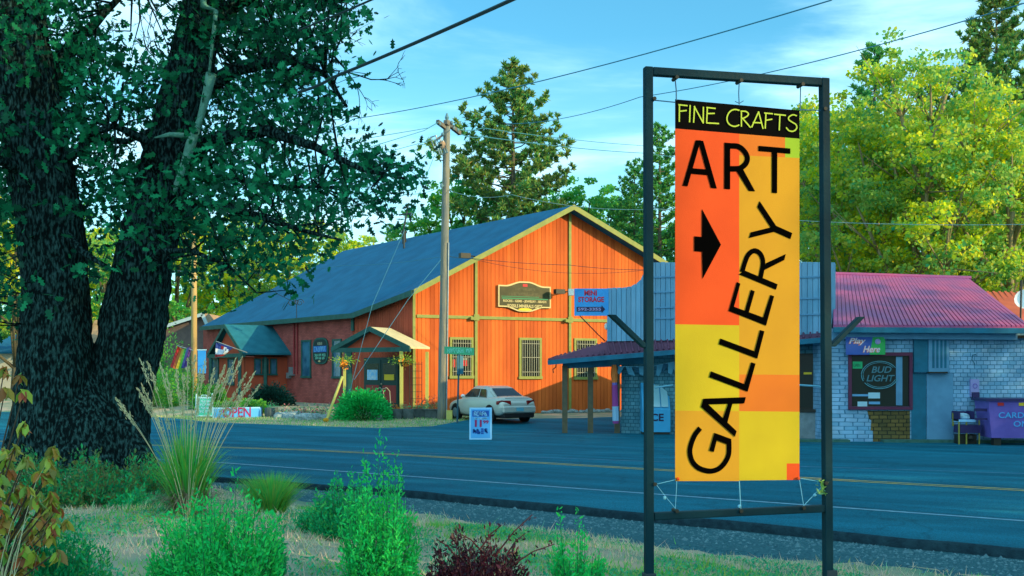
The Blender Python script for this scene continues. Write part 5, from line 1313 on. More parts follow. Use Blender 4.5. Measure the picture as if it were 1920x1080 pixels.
# left, seen through and under the oak
GL='trees behind the oak'
b2=broad_tree('leafy_tree',tp(330,92),16.5,6.2,'sun_leaf','sunlit leafy tree behind the brown wooden pole',GL,41,clumps=24,per=50,leaf=.25,nl=10,spread=.55)
put(b2,tp(430,98),2,1.0,'sunlit leafy tree behind the roof of the small far porch',GL)
put(b2,tp(540,104),4,1.02,'sunlit leafy tree behind the middle of the blue roof slope',GL)
put(b2,tp(640,110),5.2,1.0,'sunlit leafy tree touching the left end of the roof ridge',GL)
put(b2,tp(200,85),3,.8,'leafy tree seen in the gap between the two oak stems',GL)
put(b2,tp(25,66),1,.78,'bright yellow green tree at the far left edge beside the slim pole',GL)
put(b2,tp(-120,62),2.6,.9,'yellow green tree just outside the left edge',GL)
put(b1,tp(260,76),5,.66,'darker leafy tree close behind the right oak stem',GL)
put(b1,tp(120,100),5.9,1.0,'far leafy tree behind the left oak stem',GL)
# right side sunlit trees
GR='sunlit trees behind the shop'
r1=broad_tree('leafy_tree',tp(1745,55),19.2,6.3,'sun_leaf','tallest yellow green tree behind the red metal roof',GR,51,nl=14,clumps=30,per=56,leaf=.175,spread=.56,bark='bark_pale')
r2=broad_tree('leafy_tree',tp(1640,58),15.8,5.2,'sun_leaf','yellow green tree behind the left part of the red metal roof',GR,52,nl=12,clumps=28,per=56,leaf=.175,spread=.54,bark='bark_pale')
put(r2,tp(1572,62),2,1.02,'yellow green tree behind the right banner frame post',GR,1.12)
put(r1,tp(1880,54),2.2,.86,'yellow green tree at the right edge above the orange roof',GR)
put(r2,tp(1800,62),3.9,1.15,'yellow green tree filling the gap behind the tallest one',GR)
put(r1,tp(1985,60),4.4,.92,'yellow green tree standing just outside the right edge',GR)
put(r1,tp(1700,74),5.4,1.0,'far yellow green tree behind the ones above the red roof',GR)
put(r2,tp(1515,70),.7,1.12,'yellow green tree seen just right of the banner',GR,1.22)
put(b1,tp(1840,76),5.4,1.0,'dark green tree far behind the orange roof',GR)
# the row of big trees along the road to the right, outside the picture, that shades the street
GS='roadside trees shading the street'
SHADE=[]
WHERE=('nearest the shop','second from the shop','third from the shop','fourth from the shop','fifth from the shop','sixth from the shop','seventh, behind the camera','eighth, in the back line','ninth, in the back line','last, in the back line','standing nearest the camera')
for i,(x,y,s,z_) in enumerate(((27.5,24,.74,.62),(27,17,1.0,.95),(25,10,1.1,1.0),(27,1.5,1.15,1.0),(24.5,-8,1.1,1.0),(27,-11,1.2,1.0),(38,17,1.2,.95),(39,7,1.2,1.1),(38,-5,1.2,1.1),(20,-14,1.1,1.0),(36,-16,1.2,1.1))):
    SHADE.append(put([r1,r2][i%2],V((x,y,0)),i*1.3,s,'big roadside tree '+WHERE[i],GS,s*z_*(.94 if i%2==0 else 1.1)))
# a gap in their leaves lets the low sun reach the banner
bpy.context.view_layer.update()
def carve(t):
    for ch in t.children:
        if not ch.name.startswith('crown'): continue
        me=ch.data; n=len(me.vertices); co=np.empty(n*3,np.float32); me.vertices.foreach_get('co',co); co=co.reshape(-1,3)
        M=np.array(ch.matrix_world); w=co@M[:3,:3].T+M[:3,3]; c=w.reshape(-1,5,3).mean(1)
        n3=np.array(BP.n3); sv=np.array(SUNV); p0=np.array(BP.p(0,0,0)); k=((c-p0)@n3)/(sv@n3); q=c-k[:,None]*sv
        u=(q-p0)@np.array(BP.u3); z=q[:,2]; u0,u1=BP.tz(1262,700)[0],BP.tz(1502,700)[0]; zb,zt=bq(1383,905).z,bq(1383,190).z
        keep=~((u>u0-.22)&(u<u1+.22)&(z>zb-.2)&(z<zt+.25)&(k>0))
        if keep.all(): continue
        kp=co.reshape(-1,5,3)[keep]; m=len(kp); nm=bpy.data.meshes.new('crown')
        nm.vertices.add(m*5); nm.vertices.foreach_set('co',kp.ravel()); nm.loops.add(m*5); nm.loops.foreach_set('vertex_index',np.arange(m*5,dtype=np.int32))
        nm.polygons.add(m); nm.polygons.foreach_set('loop_start',(np.arange(m)*5).astype(np.int32)); nm.materials.append(me.materials[0]); nm.update(calc_edges=True); ch.data=nm
for t_ in SHADE: carve(t_)
# far woods all round
rg=np.random.default_rng(77); pts=[]
for k in range(520):
    a=rg.uniform(-.62,.62)+0; R_=rg.uniform(125,165); c=np.array([R_*math.sin(a),R_*math.cos(a),rg.uniform(1,11)])
    e=unit(rg.normal(size=(60,3)))*rg.uniform(.4,3.2,size=(60,1)); pts.append(c+e)
for k in range(300):
    a=rg.uniform(.62,5.66); R_=rg.uniform(90,130); c=np.array([R_*math.sin(a),R_*math.cos(a),rg.uniform(1,12)])
    e=unit(rg.normal(size=(40,3)))*rg.uniform(.4,4,size=(40,1)); pts.append(c+e)
o=leafmesh('far_woods',np.concatenate(pts),.9,QUAD,'green_leaf',seed=8); o['kind']='stuff'

# ------------------------------------------------------------------ the big oak
OYC=17.5; ob_=V((-7.1,OYC,H(-7.1,OYC)-.1))
oak=thing('oak_tree',ob_,'huge double stemmed oak with dark bark and dense dark leaves filling the left side','tree')
def opx(px,py,Y=OYC): return P(px,py,Y)
def limb(pts,name='stem',seg=14,jit=.0):
    mb=MB(); fine=[];rr=[]
    for i in range(len(pts)-1):
        (x0,y0,w0,Y0),(x1,y1,w1,Y1)=pts[i],pts[i+1]; n=6
        for k in range(n): s=k/n; s2=s*s*(3-2*s)*.5+s*.5; fine.append(P(x0+(x1-x0)*s,y0+(y1-y0)*s,Y0+(Y1-Y0)*s)); rr.append((w0+(w1-w0)*s2)/F*OYC/2)
    fine.append(P(*pts[-1][:2],pts[-1][3])); rr.append(pts[-1][2]/F*OYC/2)
    mb.tube(fine,rr,seg); return mb,fine,rr
mb1,f1,_=limb([(118,900,215,17.3),(108,830,168,17.3),(104,700,138,17.3),(106,560,118,17.3),(92,400,118,17.2),(62,250,112,17.1),(32,100,118,17.0),(5,-60,110,17),(-40,-260,80,17),(-60,-480,50,17)],seg=22)
mb2,f2,_=limb([(190,905,190,17.7),(205,830,145,17.7),(228,720,118,17.7),(250,610,124,17.7),(268,500,108,17.7),(302,350,98,17.8),(345,180,90,18),(375,50,84,18.1),(398,-90,70,18.2),(430,-300,48,18.4),(450,-480,28,18.6)],seg=22)
mb0=MB()
for mb_ in (mb1,mb2): mb0.add(mb_.v,mb_.f)
# root flare
mb0.tube([P(150,700,17.55),P(150,790,17.5),P(152,860,17.5),P(155,935,17.5)],[.45,.85,1.05,1.5],20)
for px,w in ((28,70),(262,60),(200,60),(90,60)): mb0.tube([P(150+(px-150)*.75,800,17.3),P(150+(px-150)*.95,860,17.1),P(px,925,16.9)],[.3,.3,.34],10)
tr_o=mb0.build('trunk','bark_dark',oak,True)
tx=bpy.data.textures.new('bark','CLOUDS'); tx.noise_scale=.22; 
sb_=tr_o.modifiers.new('sub','SUBSURF'); sb_.levels=1; sb_.render_levels=2; sb_.subdivision_type='SIMPLE'
dm=tr_o.modifiers.new('bark','DISPLACE'); dm.texture=tx; dm.strength=.10; dm.mid_level=.5
br=MB(); BP_=[]
def bough(pts,seg=8):
    global BP_
    m_,f_,_=limb([(x,y,w,Y) for x,y,w,Y in pts],seg=seg); br.add(m_.v,m_.f); BP_+=f_
bough([(262,520,20,17.7),(300,470,12,17),(360,470,8,16.4),(430,500,5,16)])
bough([(318,300,44,17.8),(400,262,30,17.4),(500,245,22,17),(590,275,14,16.6),(680,318,8,16.3),(760,335,4,16)])
bough([(345,190,40,18),(440,130,28,17.6),(540,110,20,17.4),(610,140,12,17.2),(650,200,6,17)])
bough([(375,60,40,18),(450,0,30,18),(560,-40,20,18),(640,20,10,18)])
bough([(300,400,26,17.7),(380,380,18,17),(470,400,12,16.5),(560,430,8,16.2),(640,450,4,16)])
bough([(305,340,26,17.6),(270,262,18,17),(215,235,12,16.6),(150,258,14,16.9)])
bough([(110,420,20,17.1),(150,470,14,16.8),(200,500,8,16.5)])
bough([(120,300,24,17.1),(170,262,16,17),(240,265,11,17.2),(290,240,6,17.4)])
bough([(70,180,34,17),(130,90,22,17.6),(190,30,14,18),(260,-40,8,18.4)])
bough([(60,330,26,17),(0,300,18,16.4),(-60,330,10,16)])
bough([(20,100,40,17),(-60,20,30,16.4),(-160,-20,16,16)])
bough([(330,250,20,17.9),(420,330,14,18.6),(520,350,10,19),(600,350,6,19.3)])
bough([(398,-90,40,18.2),(500,-200,30,18.5),(620,-260,16,18.8)])
bough([(-20,-200,44,17),(100,-300,30,17.5),(240,-340,16,18)])
br.build('boughs','bark_dark',oak,True)
BPa=np.array([list(p) for p in BP_+f1[10:]+f2[10:]])
# leaf masses: where the photograph shows foliage, at many depths
POLY=[[(-160,-420),(560,-420),(640,-200),(655,-20),(668,40),(655,60),(640,95),(600,105),(620,160),(650,205),(662,235),(640,262),(690,285),(745,290),(785,300),(788,345),(765,365),(730,352),(700,362),(735,392),(728,412),(690,400),(672,380),(655,420),(690,440),(672,470),(620,450),(590,470),(560,520),(520,560),(490,556),(470,520),(420,545),(372,540),(330,500),(318,460),(300,520),(262,470),(215,505),(190,530),(160,500),(150,560),(100,520),(60,520),(20,600),(-30,640),(-160,560)]]
HOLES=[(240,20,26),(265,50,26),(290,75,26),(305,30,20),(315,60,20),(245,160,16),(190,260,14),(240,215,16),(268,250,18),(100,62,14),(110,82,12),(430,60,9),(245,300,20),(200,245,10),(470,262,16),(480,280,10),(385,232,10),(520,260,14),(545,250,12),(560,305,14),(590,300,12),(500,175,12),(490,380,12),(495,395,10),(560,90,9),(410,55,7),(610,260,14),(640,150,14),(225,330,10),(0,195,12),(10,205,12),(170,60,12),(620,300,10),(15,270,14),(530,330,10),(180,420,10),(220,440,10),(160,380,8),(5,420,12),(340,140,0),(600,60,8),(660,330,6),(540,200,10),(570,150,9),(450,330,12),(400,420,9),(350,400,9),(600,380,16),(570,350,10),(640,380,12)]
def inpoly(x,y,p):
    c=False; n=len(p); j=n-1
    for i in range(n):
        if ((p[i][1]>y)!=(p[j][1]>y)) and (x<(p[j][0]-p[i][0])*(y-p[i][1])/(p[j][1]-p[i][1])+p[i][0]): c=not c
        j=i
    return c
rg=np.random.default_rng(99); cl_=[]; tw=MB(); cnt=0
while cnt<1750:
    x=rg.uniform(-160,795); y=rg.uniform(-420,640)
    if not inpoly(x,y,POLY[0]): continue
    if any((x-a)**2+(y-b)**2<(r*(1.45 if y<320 else 1.2))**2 for a,b,r in HOLES): continue
    if 200<x<330 and y<120 and rg.random()<.6: continue
    Y=rg.uniform(15.2,20.6) if rg.random()<.8 else rg.uniform(20,23)
    # keep the two stems readable
    if y>120:
        cx=106 if y>500 else 62+(y-250)*.18; 
        if abs(x-cx)<62 and Y<18 and rg.random()<(.84 if y<400 else .97): Y=rg.uniform(18,21)
        cx=345-(y-180)*.30
        if abs(x-cx)<52 and Y<18.4 and rg.random()<.88: Y=rg.uniform(18.6,21)
    if y>430 and rg.random()<.35: continue
    cnt+=1; q=np.array(list(P(x,y,Y))); n=int(rg.uniform(13,34)); sp_r=rg.uniform(.16,.36)
    e=rg.normal(size=(n,3))*sp_r*np.array([1,1,.62]); cl_.append(q+e)
    if cnt%2==0:
        b=BPa[np.argmin(((BPa-q)**2).sum(1)+rg.random()*.3)]
        if np.linalg.norm(b-q)<3.2: m=(V(b)+V(q))/2+V(rg.normal(size=3)*.14); tw.tube([V(b),m,V(q)],[.022,.013,.005],4,cap=False)
for q in cl_[::3]:
    for j in range(2):
        a=V(q[0]); b=V(q[min(len(q)-1,5+j)]); tw.tube([a,(a+b)/2+V(rg.normal(size=3)*.05),b],[.007,.005,.003],3,cap=False)

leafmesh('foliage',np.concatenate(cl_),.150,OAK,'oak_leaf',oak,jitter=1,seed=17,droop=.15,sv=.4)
# bare twigs: dead branch tips in the sky and between the stems
bt=tw; rr=random.Random(4)
def fork(p,d,l,r,dep):
    q=p+d*l; m=(p+q)/2+V((rr.gauss(0,.04),rr.gauss(0,.04),rr.gauss(0,.04)))*l; bt.tube([p,m,q],[r,r*.85,r*.7],4,cap=False)
    if dep==0: return
    for k in range(rr.choice((2,2,3))):
        dd=(d+V((rr.gauss(0,.45),rr.gauss(0,.35),rr.gauss(0,.45)))).normalized(); fork(q,dd,l*rr.uniform(.55,.85),r*.7,dep-1)
fork(P(622,100,16.8),V((.55,0,-.62)).normalized(),.42,.018,0)
fork(P(650,135,16.8),V((.9,0,-.28)).normalized(),.40,.014,4); fork(P(650,133,16.8),V((.6,0,-.9)).normalized(),.30,.010,3)
fork(P(628,70,16.8),V((.9,0,-.1)).normalized(),.22,.007,2)
for (x,y,dx,dz_) in ((300,130,-.5,.8),(262,10,.1,-1),(300,90,-.3,.9),(255,215,.3,.9),(270,250,.5,.5),(285,20,-.2,-.9),(262,110,.4,.6),(320,40,-.6,.4)):
    fork(P(x,y,17.6),V((dx,0,dz_)).normalized(),.34,.009,3)
bt.build('twigs','bark_dark',oak)
# broken, lichen covered limb against the right stem
mb=MB(); lim=[(396,138,26),(388,175,22),(375,225,16),(358,270,26),(345,310,18),(332,345,16),(325,365,4)]
mb.tube([P(x,y,17.1) for x,y,w in lim],[w/F*17/2*.8 for x,y,w in lim],8); mb.tube([P(358,255,17.1),P(318,252,17),P(290,258,16.9)],[.05,.04,.01],6); mb.tube([P(392,140,17),P(405,20,17),P(382,12,17),P(378,-30,17)],[.02,.04,.06,.03],6)
mb.build('lichen_limb','lichen',oak,True)

# ------------------------------------------------------------------ foreground planting
leafmat('shrub_bright', [(.012,.50,.13),(.025,.76,.18),(.012,.60,.15),(.08,.84,.16),(.02,.36,.10)], trans=.38, rough=.7, spec=.1)
leafmat('shrub_deep', [(.008,.36,.14),(.014,.52,.19),(.008,.28,.10),(.08,.54,.12)], trans=.35, rough=.7, spec=.1)
leafmat('under_leaf', [(.01,.36,.13),(.02,.5,.15),(.16,.22,.05),(.008,.24,.10),(.22,.16,.05)], trans=.4, rough=.6)
leafmat('barberry', [(.030,.008,.018),(.06,.012,.025),(.015,.006,.014),(.11,.015,.03)], trans=.15, rough=.4)
leafmat('dogwood', [(.25,.5,.06),(.45,.48,.06),(.5,.12,.04),(.16,.42,.08),(.38,.06,.04)], trans=.3, rough=.45)
leafmat('straw', [(.80,.58,.38),(.62,.50,.34),(.2,.55,.34),(.85,.58,.44),(.5,.48,.36)], trans=.3, rough=.8)
leafmat('plume', [(.62,.62,.34),(.5,.55,.34),(.6,.5,.3)], trans=.3, rough=.8)
leafmat('reed', [(.02,.55,.12),(.2,.62,.08),(.02,.42,.10),(.5,.55,.10)], trans=.5, rough=.5)
leafmat('reed_dry', [(.28,.24,.15),(.18,.18,.13),(.34,.24,.17)], trans=.2, rough=.8)
leafmat('ground_leaf', [(.01,.36,.18),(.03,.5,.2),(.02,.3,.2),(.12,.45,.18)], trans=.25, rough=.6)
mat('stem_green', (.02,.16,.07), rough=.8); mat('twig_brown', (.06,.05,.035), rough=.9); mat('twig_red', (.10,.03,.03), rough=.8)
def shoot_bush(name,px,py,Y,w,h,n,mleaf,label,group,seed,leaf=.05,lpn=40,tpl=OVAL,twig='stem_green',lean=.35,up_=1.0,z=None,spiky=.25,cat='shrub'):
    rg=np.random.default_rng(seed); x=(px-960)/F*Y; b=np.array([x,Y,H(x,Y) if z is None else z]); t=thing(name,V(b),label,cat,group)
    cen=[];ax=[]; mb=MB()
    for i in range(n):
        a=rg.uniform(0,6.283); rr_=math.sqrt(rg.random()); ex=math.cos(a)*rr_; ey=math.sin(a)*rr_
        hh=h*(math.sqrt(max(.05,1-rr_**2*.7)))*(1-spiky*1.3+spiky*1.9*rg.random()**1.6)*(1+.16*math.sin(a*3+seed)+.12*math.sin(a*5+seed*2))
        p0=V(b+np.array([ex*w*.12,ey*w*.12,-.03])); p2=V(b+np.array([ex*w*.5*(1+lean*.4),ey*w*.5*(1+lean*.4),hh])); p1=p0.lerp(p2,.5)+V((ex*w*.12,ey*w*.12,-hh*.02))
        mb.tube([p0,p1,p2],[.005,.003,.0012],3,cap=False)
        d=np.array((p2-p1).normalized())
        s=rg.random(lpn)**.62*1.03; q=np.where(s[:,None]<.5, np.array(p0)+(np.array(p1)-np.array(p0))*s[:,None]*2, np.array(p1)+(np.array(p2)-np.array(p1))*(s[:,None]*2-1))
        o_=unit(rg.normal(size=(lpn,3)))*(.03+.045*(1-s[:,None]))*(w/.6)**.5
        cen.append(q+o_); ax.append(unit(o_)*.8+d*up_)
    mb.build('stems',twig,t)
    leafmesh('leaves',np.concatenate(cen),leaf,tpl*np.array([1,.8]),mleaf,t,axis=np.concatenate(ax)*1.6,jitter=.9,seed=seed,fold=.3,sv=.55)
    return t
GF='green shrubs in the foreground bed'
shoot_bush('leafy_shrub',405,1150,6.5,.70,.60,330,'shrub_bright','bright green upright shrub at the bottom left in front of the plumed grass',GF,1,leaf=.030,lpn=60,spiky=.42)
shoot_bush('leafy_shrub',85,1170,6.0,.66,.56,260,'shrub_deep','dark green shrub in the bottom left corner under the reddish bush',GF,2,leaf=.030,lpn=60,spiky=.4)
shoot_bush('leafy_shrub',712,1150,7.2,.48,.66,200,'shrub_bright','tall bright green shrub left of the dark red barberry',GF,3,leaf=.029,lpn=62,spiky=.6)
shoot_bush('leafy_shrub',648,990,9.9,.60,.50,190,'shrub_deep','loose green shrub standing behind the tall bright one',GF,4,leaf=.034,lpn=46,spiky=.45)
shoot_bush('leafy_shrub',1082,1150,7.0,.32,.45,80,'shrub_bright','small upright green shrub left of the banner frame',GF,5,leaf=.031,lpn=50,spiky=.55)
shoot_bush('leafy_shrub',505,1110,7.4,.24,.36,40,'shrub_deep','thin green sprig between the two tallest foreground shrubs',GF,6,leaf=.04,lpn=26,spiky=.5)
shoot_bush('leafy_shrub',590,985,10.6,.4,.22,60,'shrub_deep','low green tuft beside the loose green shrub',GF,7,leaf=.035,lpn=26)
GU='low undergrowth at the oak foot'
for k,(px,Y,w,h,ml,lab) in enumerate(((235,14.6,1.3,.50,'shrub_deep','wide low undergrowth at the right foot of the oak'),(110,13.8,1.3,.52,'shrub_deep','low undergrowth in front of the left oak stem'),(310,15.2,1.0,.44,'shrub_bright','low undergrowth just left of the plumed grass'),(175,13.0,1.1,.36,'shrub_bright','short undergrowth between the oak and the reddish bush'),(262,12.4,.7,.18,'shrub_deep','lowest patch of undergrowth left of the plumed grass base'))):
    shoot_bush('undergrowth',px,900,Y,w,h,150,'under_leaf' if k in (0,1,3) else ml,lab,GU,60+k,leaf=.055,lpn=28,spiky=.4,cat='undergrowth')
def barb(px,Y,w,h,n,lab,seed):
    t=shoot_bush('barberry_shrub',px,1150,Y,w,h,n,'barberry',lab,'dark red barberry shrubs',seed,leaf=.03,lpn=44,twig='twig_red',spiky=.35); return t
barb(893,6.6,.56,.36,170,'dark red barberry shrub in the bottom middle with long red sprays',81)
barb(625,5.9,.2,.14,24,'tiny dark red barberry tip at the bottom edge under the tall bright shrub',82)
sp=bpy.data.objects.get('barberry_shrub'); 
rg=np.random.default_rng(6); mb=MB(); cen=[]
for (x0,y0,x1,y1) in ((900,1030,940,985),(930,1040,998,965),(860,1050,818,1010),(960,1060,1040,1020),(905,1035,860,1000),(950,1040,985,1000)):
    a=P(x0,y0,6.55); b=P(x1,y1,6.5); m=(a+b)/2+V((0,0,.02)); mb.tube([a,m,b],[.006,.004,.003],4,cap=False)
    for s in np.linspace(.1,1,16): cen.append(np.array(a.lerp(b,s))+rg.normal(size=3)*.012)
spr=mb.build('long_sprays','twig_red',sp); leafmesh('spray_leaves',np.array(cen),.03,OVAL,'barberry',sp,seed=5)
# round ball of fine grass
def tuft(name,px,Y,w,h,n,mblade,label,cat,group,seed,bw=.006,arch=1.0,z=None,part='blades',root=None,rbase=.18):
    rg=np.random.default_rng(seed); x=(px-960)/F*Y; b=np.array([x,Y,H(x,Y) if z is None else z]); t=root or thing(name,V(b),label,cat,group)
    vs=[];fs=[]; K=6; off=np.array(t.location)
    for i in range(n):
        a=rg.uniform(0,6.283); out=rg.random()**.7; d=np.array([math.cos(a),math.sin(a),0]); L_=h*rg.uniform(.65,1.08); sd=np.array([-d[1],d[0],0])*bw*rg.uniform(.6,1.3)
        p0=b+d*w*rbase*rg.random(); k0=len(vs)
        for k in range(K):
            s=k/(K-1); p=p0+d*w*.5*out*(s**1.4)*1.05+np.array([0,0,L_*(s-.55*arch*out*s*s*s)]); ww=1-s**2*.9
            vs+= [tuple(p-sd*ww-off),tuple(p+sd*ww-off)]
        for k in range(K-1): fs.append((k0+2*k,k0+2*k+1,k0+2*k+3,k0+2*k+2))
    me=bpy.data.meshes.new(part); me.from_pydata(vs,[],fs); me.materials.append(MATS[mblade]); me.update(); link(bpy.data.objects.new(part,me),t); return t
gr=tuft('plume_grass',352,11.2,.9,1.0,650,'reed','big clump of ornamental grass with pale feathery plumes before the oak','ornamental grass',None,91,bw=.007,arch=.7)
tuft('',352,11.2,1.05,.5,420,'reed_dry','','',None,92,bw=.005,arch=1.6,part='dry_blades',root=gr)
# plumes measured from the picture: foot x, tip x, tip y
PL=[(300,216,745),(310,222,758),(318,262,672),(320,276,678),(322,258,728),(330,265,720),(335,300,680),(335,312,700),(340,270,742),(345,330,690),(348,343,700),(350,352,672),(352,366,665),(352,340,735),(355,318,742),(358,376,690),(360,385,672),(362,402,690),(365,410,712),(365,422,684),(368,430,690),(370,442,672),(372,455,668),(374,462,700),(372,470,720),(376,478,698),(370,487,722),(366,448,740),(360,400,740),(356,372,745),(345,308,765),(368,425,750),(372,440,735),(352,360,770),(340,290,775)]
rg=np.random.default_rng(12); mb=MB(); cen=[];axs=[]
for fx,tx_,ty in PL:
    Y=11.2+rg.uniform(-.35,.35); a=P(352+(fx-352)*.25,965,Y); tip=P(tx_,ty,Y+rg.uniform(-.2,.2)); c=P(352+(tx_-352)*.42,ty+(965-ty)*.42,Y)
    pts=[]
    for s in np.linspace(0,1,14): pts.append(a*(1-s)**2+c*2*s*(1-s)+tip*s*s)
    mb.tube(pts,[.0035]*14,3,cap=False)
    n=80; s=rg.uniform(.78,1.0,n)
    for s_ in s:
        p=a*(1-s_)**2+c*2*s_*(1-s_)+tip*s_*s_; d=((tip-c)*2*s_+(c-a)*2*(1-s_)).normalized()
        wv=.009*math.sin(math.pi*min(1,max(.04,(s_-.74)/.27)))+.003; cen.append(np.array(p)+rg.normal(size=3)*wv); axs.append(np.array(d))
mb.build('plume_stalks','plume',gr); leafmesh('plumes',np.array(cen),.034,NARROW,'plume',gr,axis=np.array(axs)*3,jitter=.8,seed=4)
tuft('round_grass',508,12.4,.9,.52,1500,'reed','round mound of fine bright green grass beside the plumed clump','ornamental grass','fine grass mounds',93,bw=.004,arch=.35)
tuft('arching_grass',-30,5.2,.9,1.35,26,'plume','few pale arching grass stems leaning in at the left edge','ornamental grass',None,94,bw=.004,arch=.9)
# reddish broad leaved bush at the left edge
rg=np.random.default_rng(15); dg=thing('dogwood_bush',gz(-2.85,5.7),'bush with drooping green and red leaves at the left edge','shrub')
TIPS=[(38,708,1),(10,735,1),(45,740,.8),(45,800,1),(100,846,1),(8,850,1),(15,885,1),(52,862,1),(75,890,1),(40,915,1),(92,895,.9),(20,930,1),(60,940,1),(95,930,1),(110,960,.8),(40,960,1),(75,975,1),(10,975,1),(125,985,.7),(30,1000,1),(60,1010,1),(90,1010,.8),(12,1030,1),(42,1050,1),(-20,800,1),(-30,900,1),(-20,1000,1),(8,700,.6),(28,842,.9),(70,925,1),(5,955,1),(45,1030,1),(100,990,.8),(80,955,.9)]
mb=MB(); cen=[];axs=[];base=V((-2.85,5.7,H(-2.85,5.7)))
for _ in range(46): TIPS.append((rg.uniform(-40,112),rg.uniform(860,1090),rg.uniform(.8,1.1)))
for px,py,s in TIPS:
    Y=rg.uniform(5.3,6.1); q=P(px,py-6,Y); m=base.lerp(q,.55)+V((-.05,0,.06)); mb.tube([base,m,q],[.010,.006,.003],5,cap=False)
    for k in range(6):
        a=k*1.05+rg.uniform(-.3,.3); d=np.array([math.cos(a)*.8,math.sin(a)*.7,-1.15+rg.uniform(-.2,.25)]); d/=np.linalg.norm(d)
        cen.append(np.array(q)+d*.036*s); axs.append(d)
mb.build('stems','twig_brown',dg)
leafmesh('leaves',np.array(cen),.088,OVAL*np.array([1,.95]),'dogwood',dg,axis=np.array(axs)*5,jitter=.4,seed=9,fold=.5,sv=.25)
# dry grass and creeping green cover
rg=np.random.default_rng(31)
def inview(x,y): return y>3.2 and abs(x)<y*.52+.8
N_=52000; xs2=rg.uniform(-9,8,N_*3); ys2=3.6+rg.random(N_*3)**1.0*16
dd=(np.interp(xs2,EX,EY)-ys2)*.79; ok=(np.abs(xs2)<ys2*.52+.8)&(dd>2.1+rg.random(N_*3)*1.2)
patch=np.sin(xs2*1.3+ys2*.7)+np.sin(xs2*.6-ys2*1.6+2)+.7*np.sin(xs2*2.9+ys2*2.2)
xs2,ys2,patch=xs2[ok][:N_],ys2[ok][:N_],patch[ok][:N_]
zz=hgt(xs2,ys2); n=len(xs2); hh=rg.uniform(.02,.085,n)*(1+.7*(rg.random(n)<.06)); a=rg.uniform(0,6.283,n); wv=.0035+.0002*ys2; ln=rg.normal(size=(n,2))*hh[:,None]*.6
v0=np.stack([xs2-np.cos(a)*wv,ys2-np.sin(a)*wv,zz-.005],-1); v1=np.stack([xs2+np.cos(a)*wv,ys2+np.sin(a)*wv,zz-.005],-1); v2=np.stack([xs2+ln[:,0],ys2+ln[:,1],zz+hh],-1)
def trimesh(name,sel,m):
    co=np.stack([v0[sel],v1[sel],v2[sel]],1).reshape(-1,3); k=int(sel.sum()); me=bpy.data.meshes.new(name)
    me.vertices.add(k*3); me.vertices.foreach_set('co',co.astype(np.float32).ravel()); me.loops.add(k*3); me.loops.foreach_set('vertex_index',np.arange(k*3,dtype=np.int32))
    me.polygons.add(k); me.polygons.foreach_set('loop_start',(np.arange(k)*3).astype(np.int32)); me.materials.append(MATS[m]); me.update(calc_edges=True); o=link(bpy.data.objects.new(name,me)); o['kind']='stuff'
g_=(patch>.75)|(rg.random(n)<.12)
trimesh('dry_grass',~g_,'straw'); trimesh('green_grass',g_,'reed')
m_=26000; x3=rg.uniform(-6,6,m_*3); y3=3.8+rg.random(m_*3)*11; d3=(np.interp(x3,EX,EY)-y3)*.79; pt=np.sin(x3*1.6+y3*.9+.5)+np.sin(x3*.7-y3*1.4)+.8*np.sin(x3*3.3+y3*1.7)
ok=(np.abs(x3)<y3*.52+.6)&(d3>3.2)&(pt>-.15+x3*.14); x3,y3=x3[ok][:m_],y3[ok][:m_]
cen=np.stack([x3,y3,hgt(x3,y3)+rg.uniform(0,.045,len(x3))],-1)
o=leafmesh('ground_cover',cen,.035,OVAL,'ground_leaf',seed=3,fold=.2); o['kind']='stuff'
# verge in front of the barn
mat('verge_soil', (.10,.17,.10), (.20,.20,.12), .95, 1.2, .5, 20)
n=26000; x4=rg.uniform(-19,1.5,n); y4=rg.uniform(39.6,47,n); ok=(y4>yfar(x4)+.05)&(x4<-1.4); x4,y4=x4[ok],y4[ok]
zz=hgt(x4,y4); hh=rg.uniform(.03,.10,len(x4)); ln=rg.normal(size=(len(x4),2))*hh[:,None]*.6; a=rg.uniform(0,6.283,len(x4)); wv=.012
v0=np.stack([x4-np.cos(a)*wv,y4-np.sin(a)*wv,zz-.01],-1); v1=np.stack([x4+np.cos(a)*wv,y4+np.sin(a)*wv,zz-.01],-1); v2=np.stack([x4+ln[:,0],y4+ln[:,1],zz+hh],-1)
s_=rg.random(len(x4))<.45; trimesh('verge_dry_grass',s_,'straw'); trimesh('verge_grass',~s_,'reed')

# ------------------------------------------------------------------ around the barn
def blob_bush(name,loc,r,h,n,mleaf,label,cat,group,seed,leaf=.07):
    rg=np.random.default_rng(seed); t=thing(name,V(loc),label,cat,group); d=unit(rg.normal(size=(n,3))); d[:,2]=np.abs(d[:,2])
    k=1+.10*np.sin(d[:,0]*7+seed)*np.cos(d[:,1]*6)+.08*rg.normal(size=n)
    c=np.array(loc)+d*np.array([r,r*.8,h])*(k*rg.uniform(.45,1.0,n)**.6)[:,None]
    leafmesh('leaves',c,leaf,OVAL,mleaf,t,axis=d*1.2,jitter=.8,seed=seed); mb=MB()
    for i in range(9):
        e=np.array(loc)+unit(rg.normal(size=(1,3)))[0]*np.array([r*.6,r*.5,h*.3])+np.array([0,0,h*.5]); mb.tube([V(loc)+V((0,0,-.05)),V(e)],[.03,.01],4)
    mb.build('stems','twig_brown',t); return t
leafmat('ball_leaf', [(.008,.46,.11),(.02,.62,.14),(.01,.34,.09)], trans=.35)
leafmat('hedge_leaf', [(.006,.05,.045),(.01,.09,.06),(.006,.035,.03)], trans=.1)
leafmat('flower_green', [(.10,.40,.04),(.25,.50,.05),(.45,.45,.04)], trans=.35)
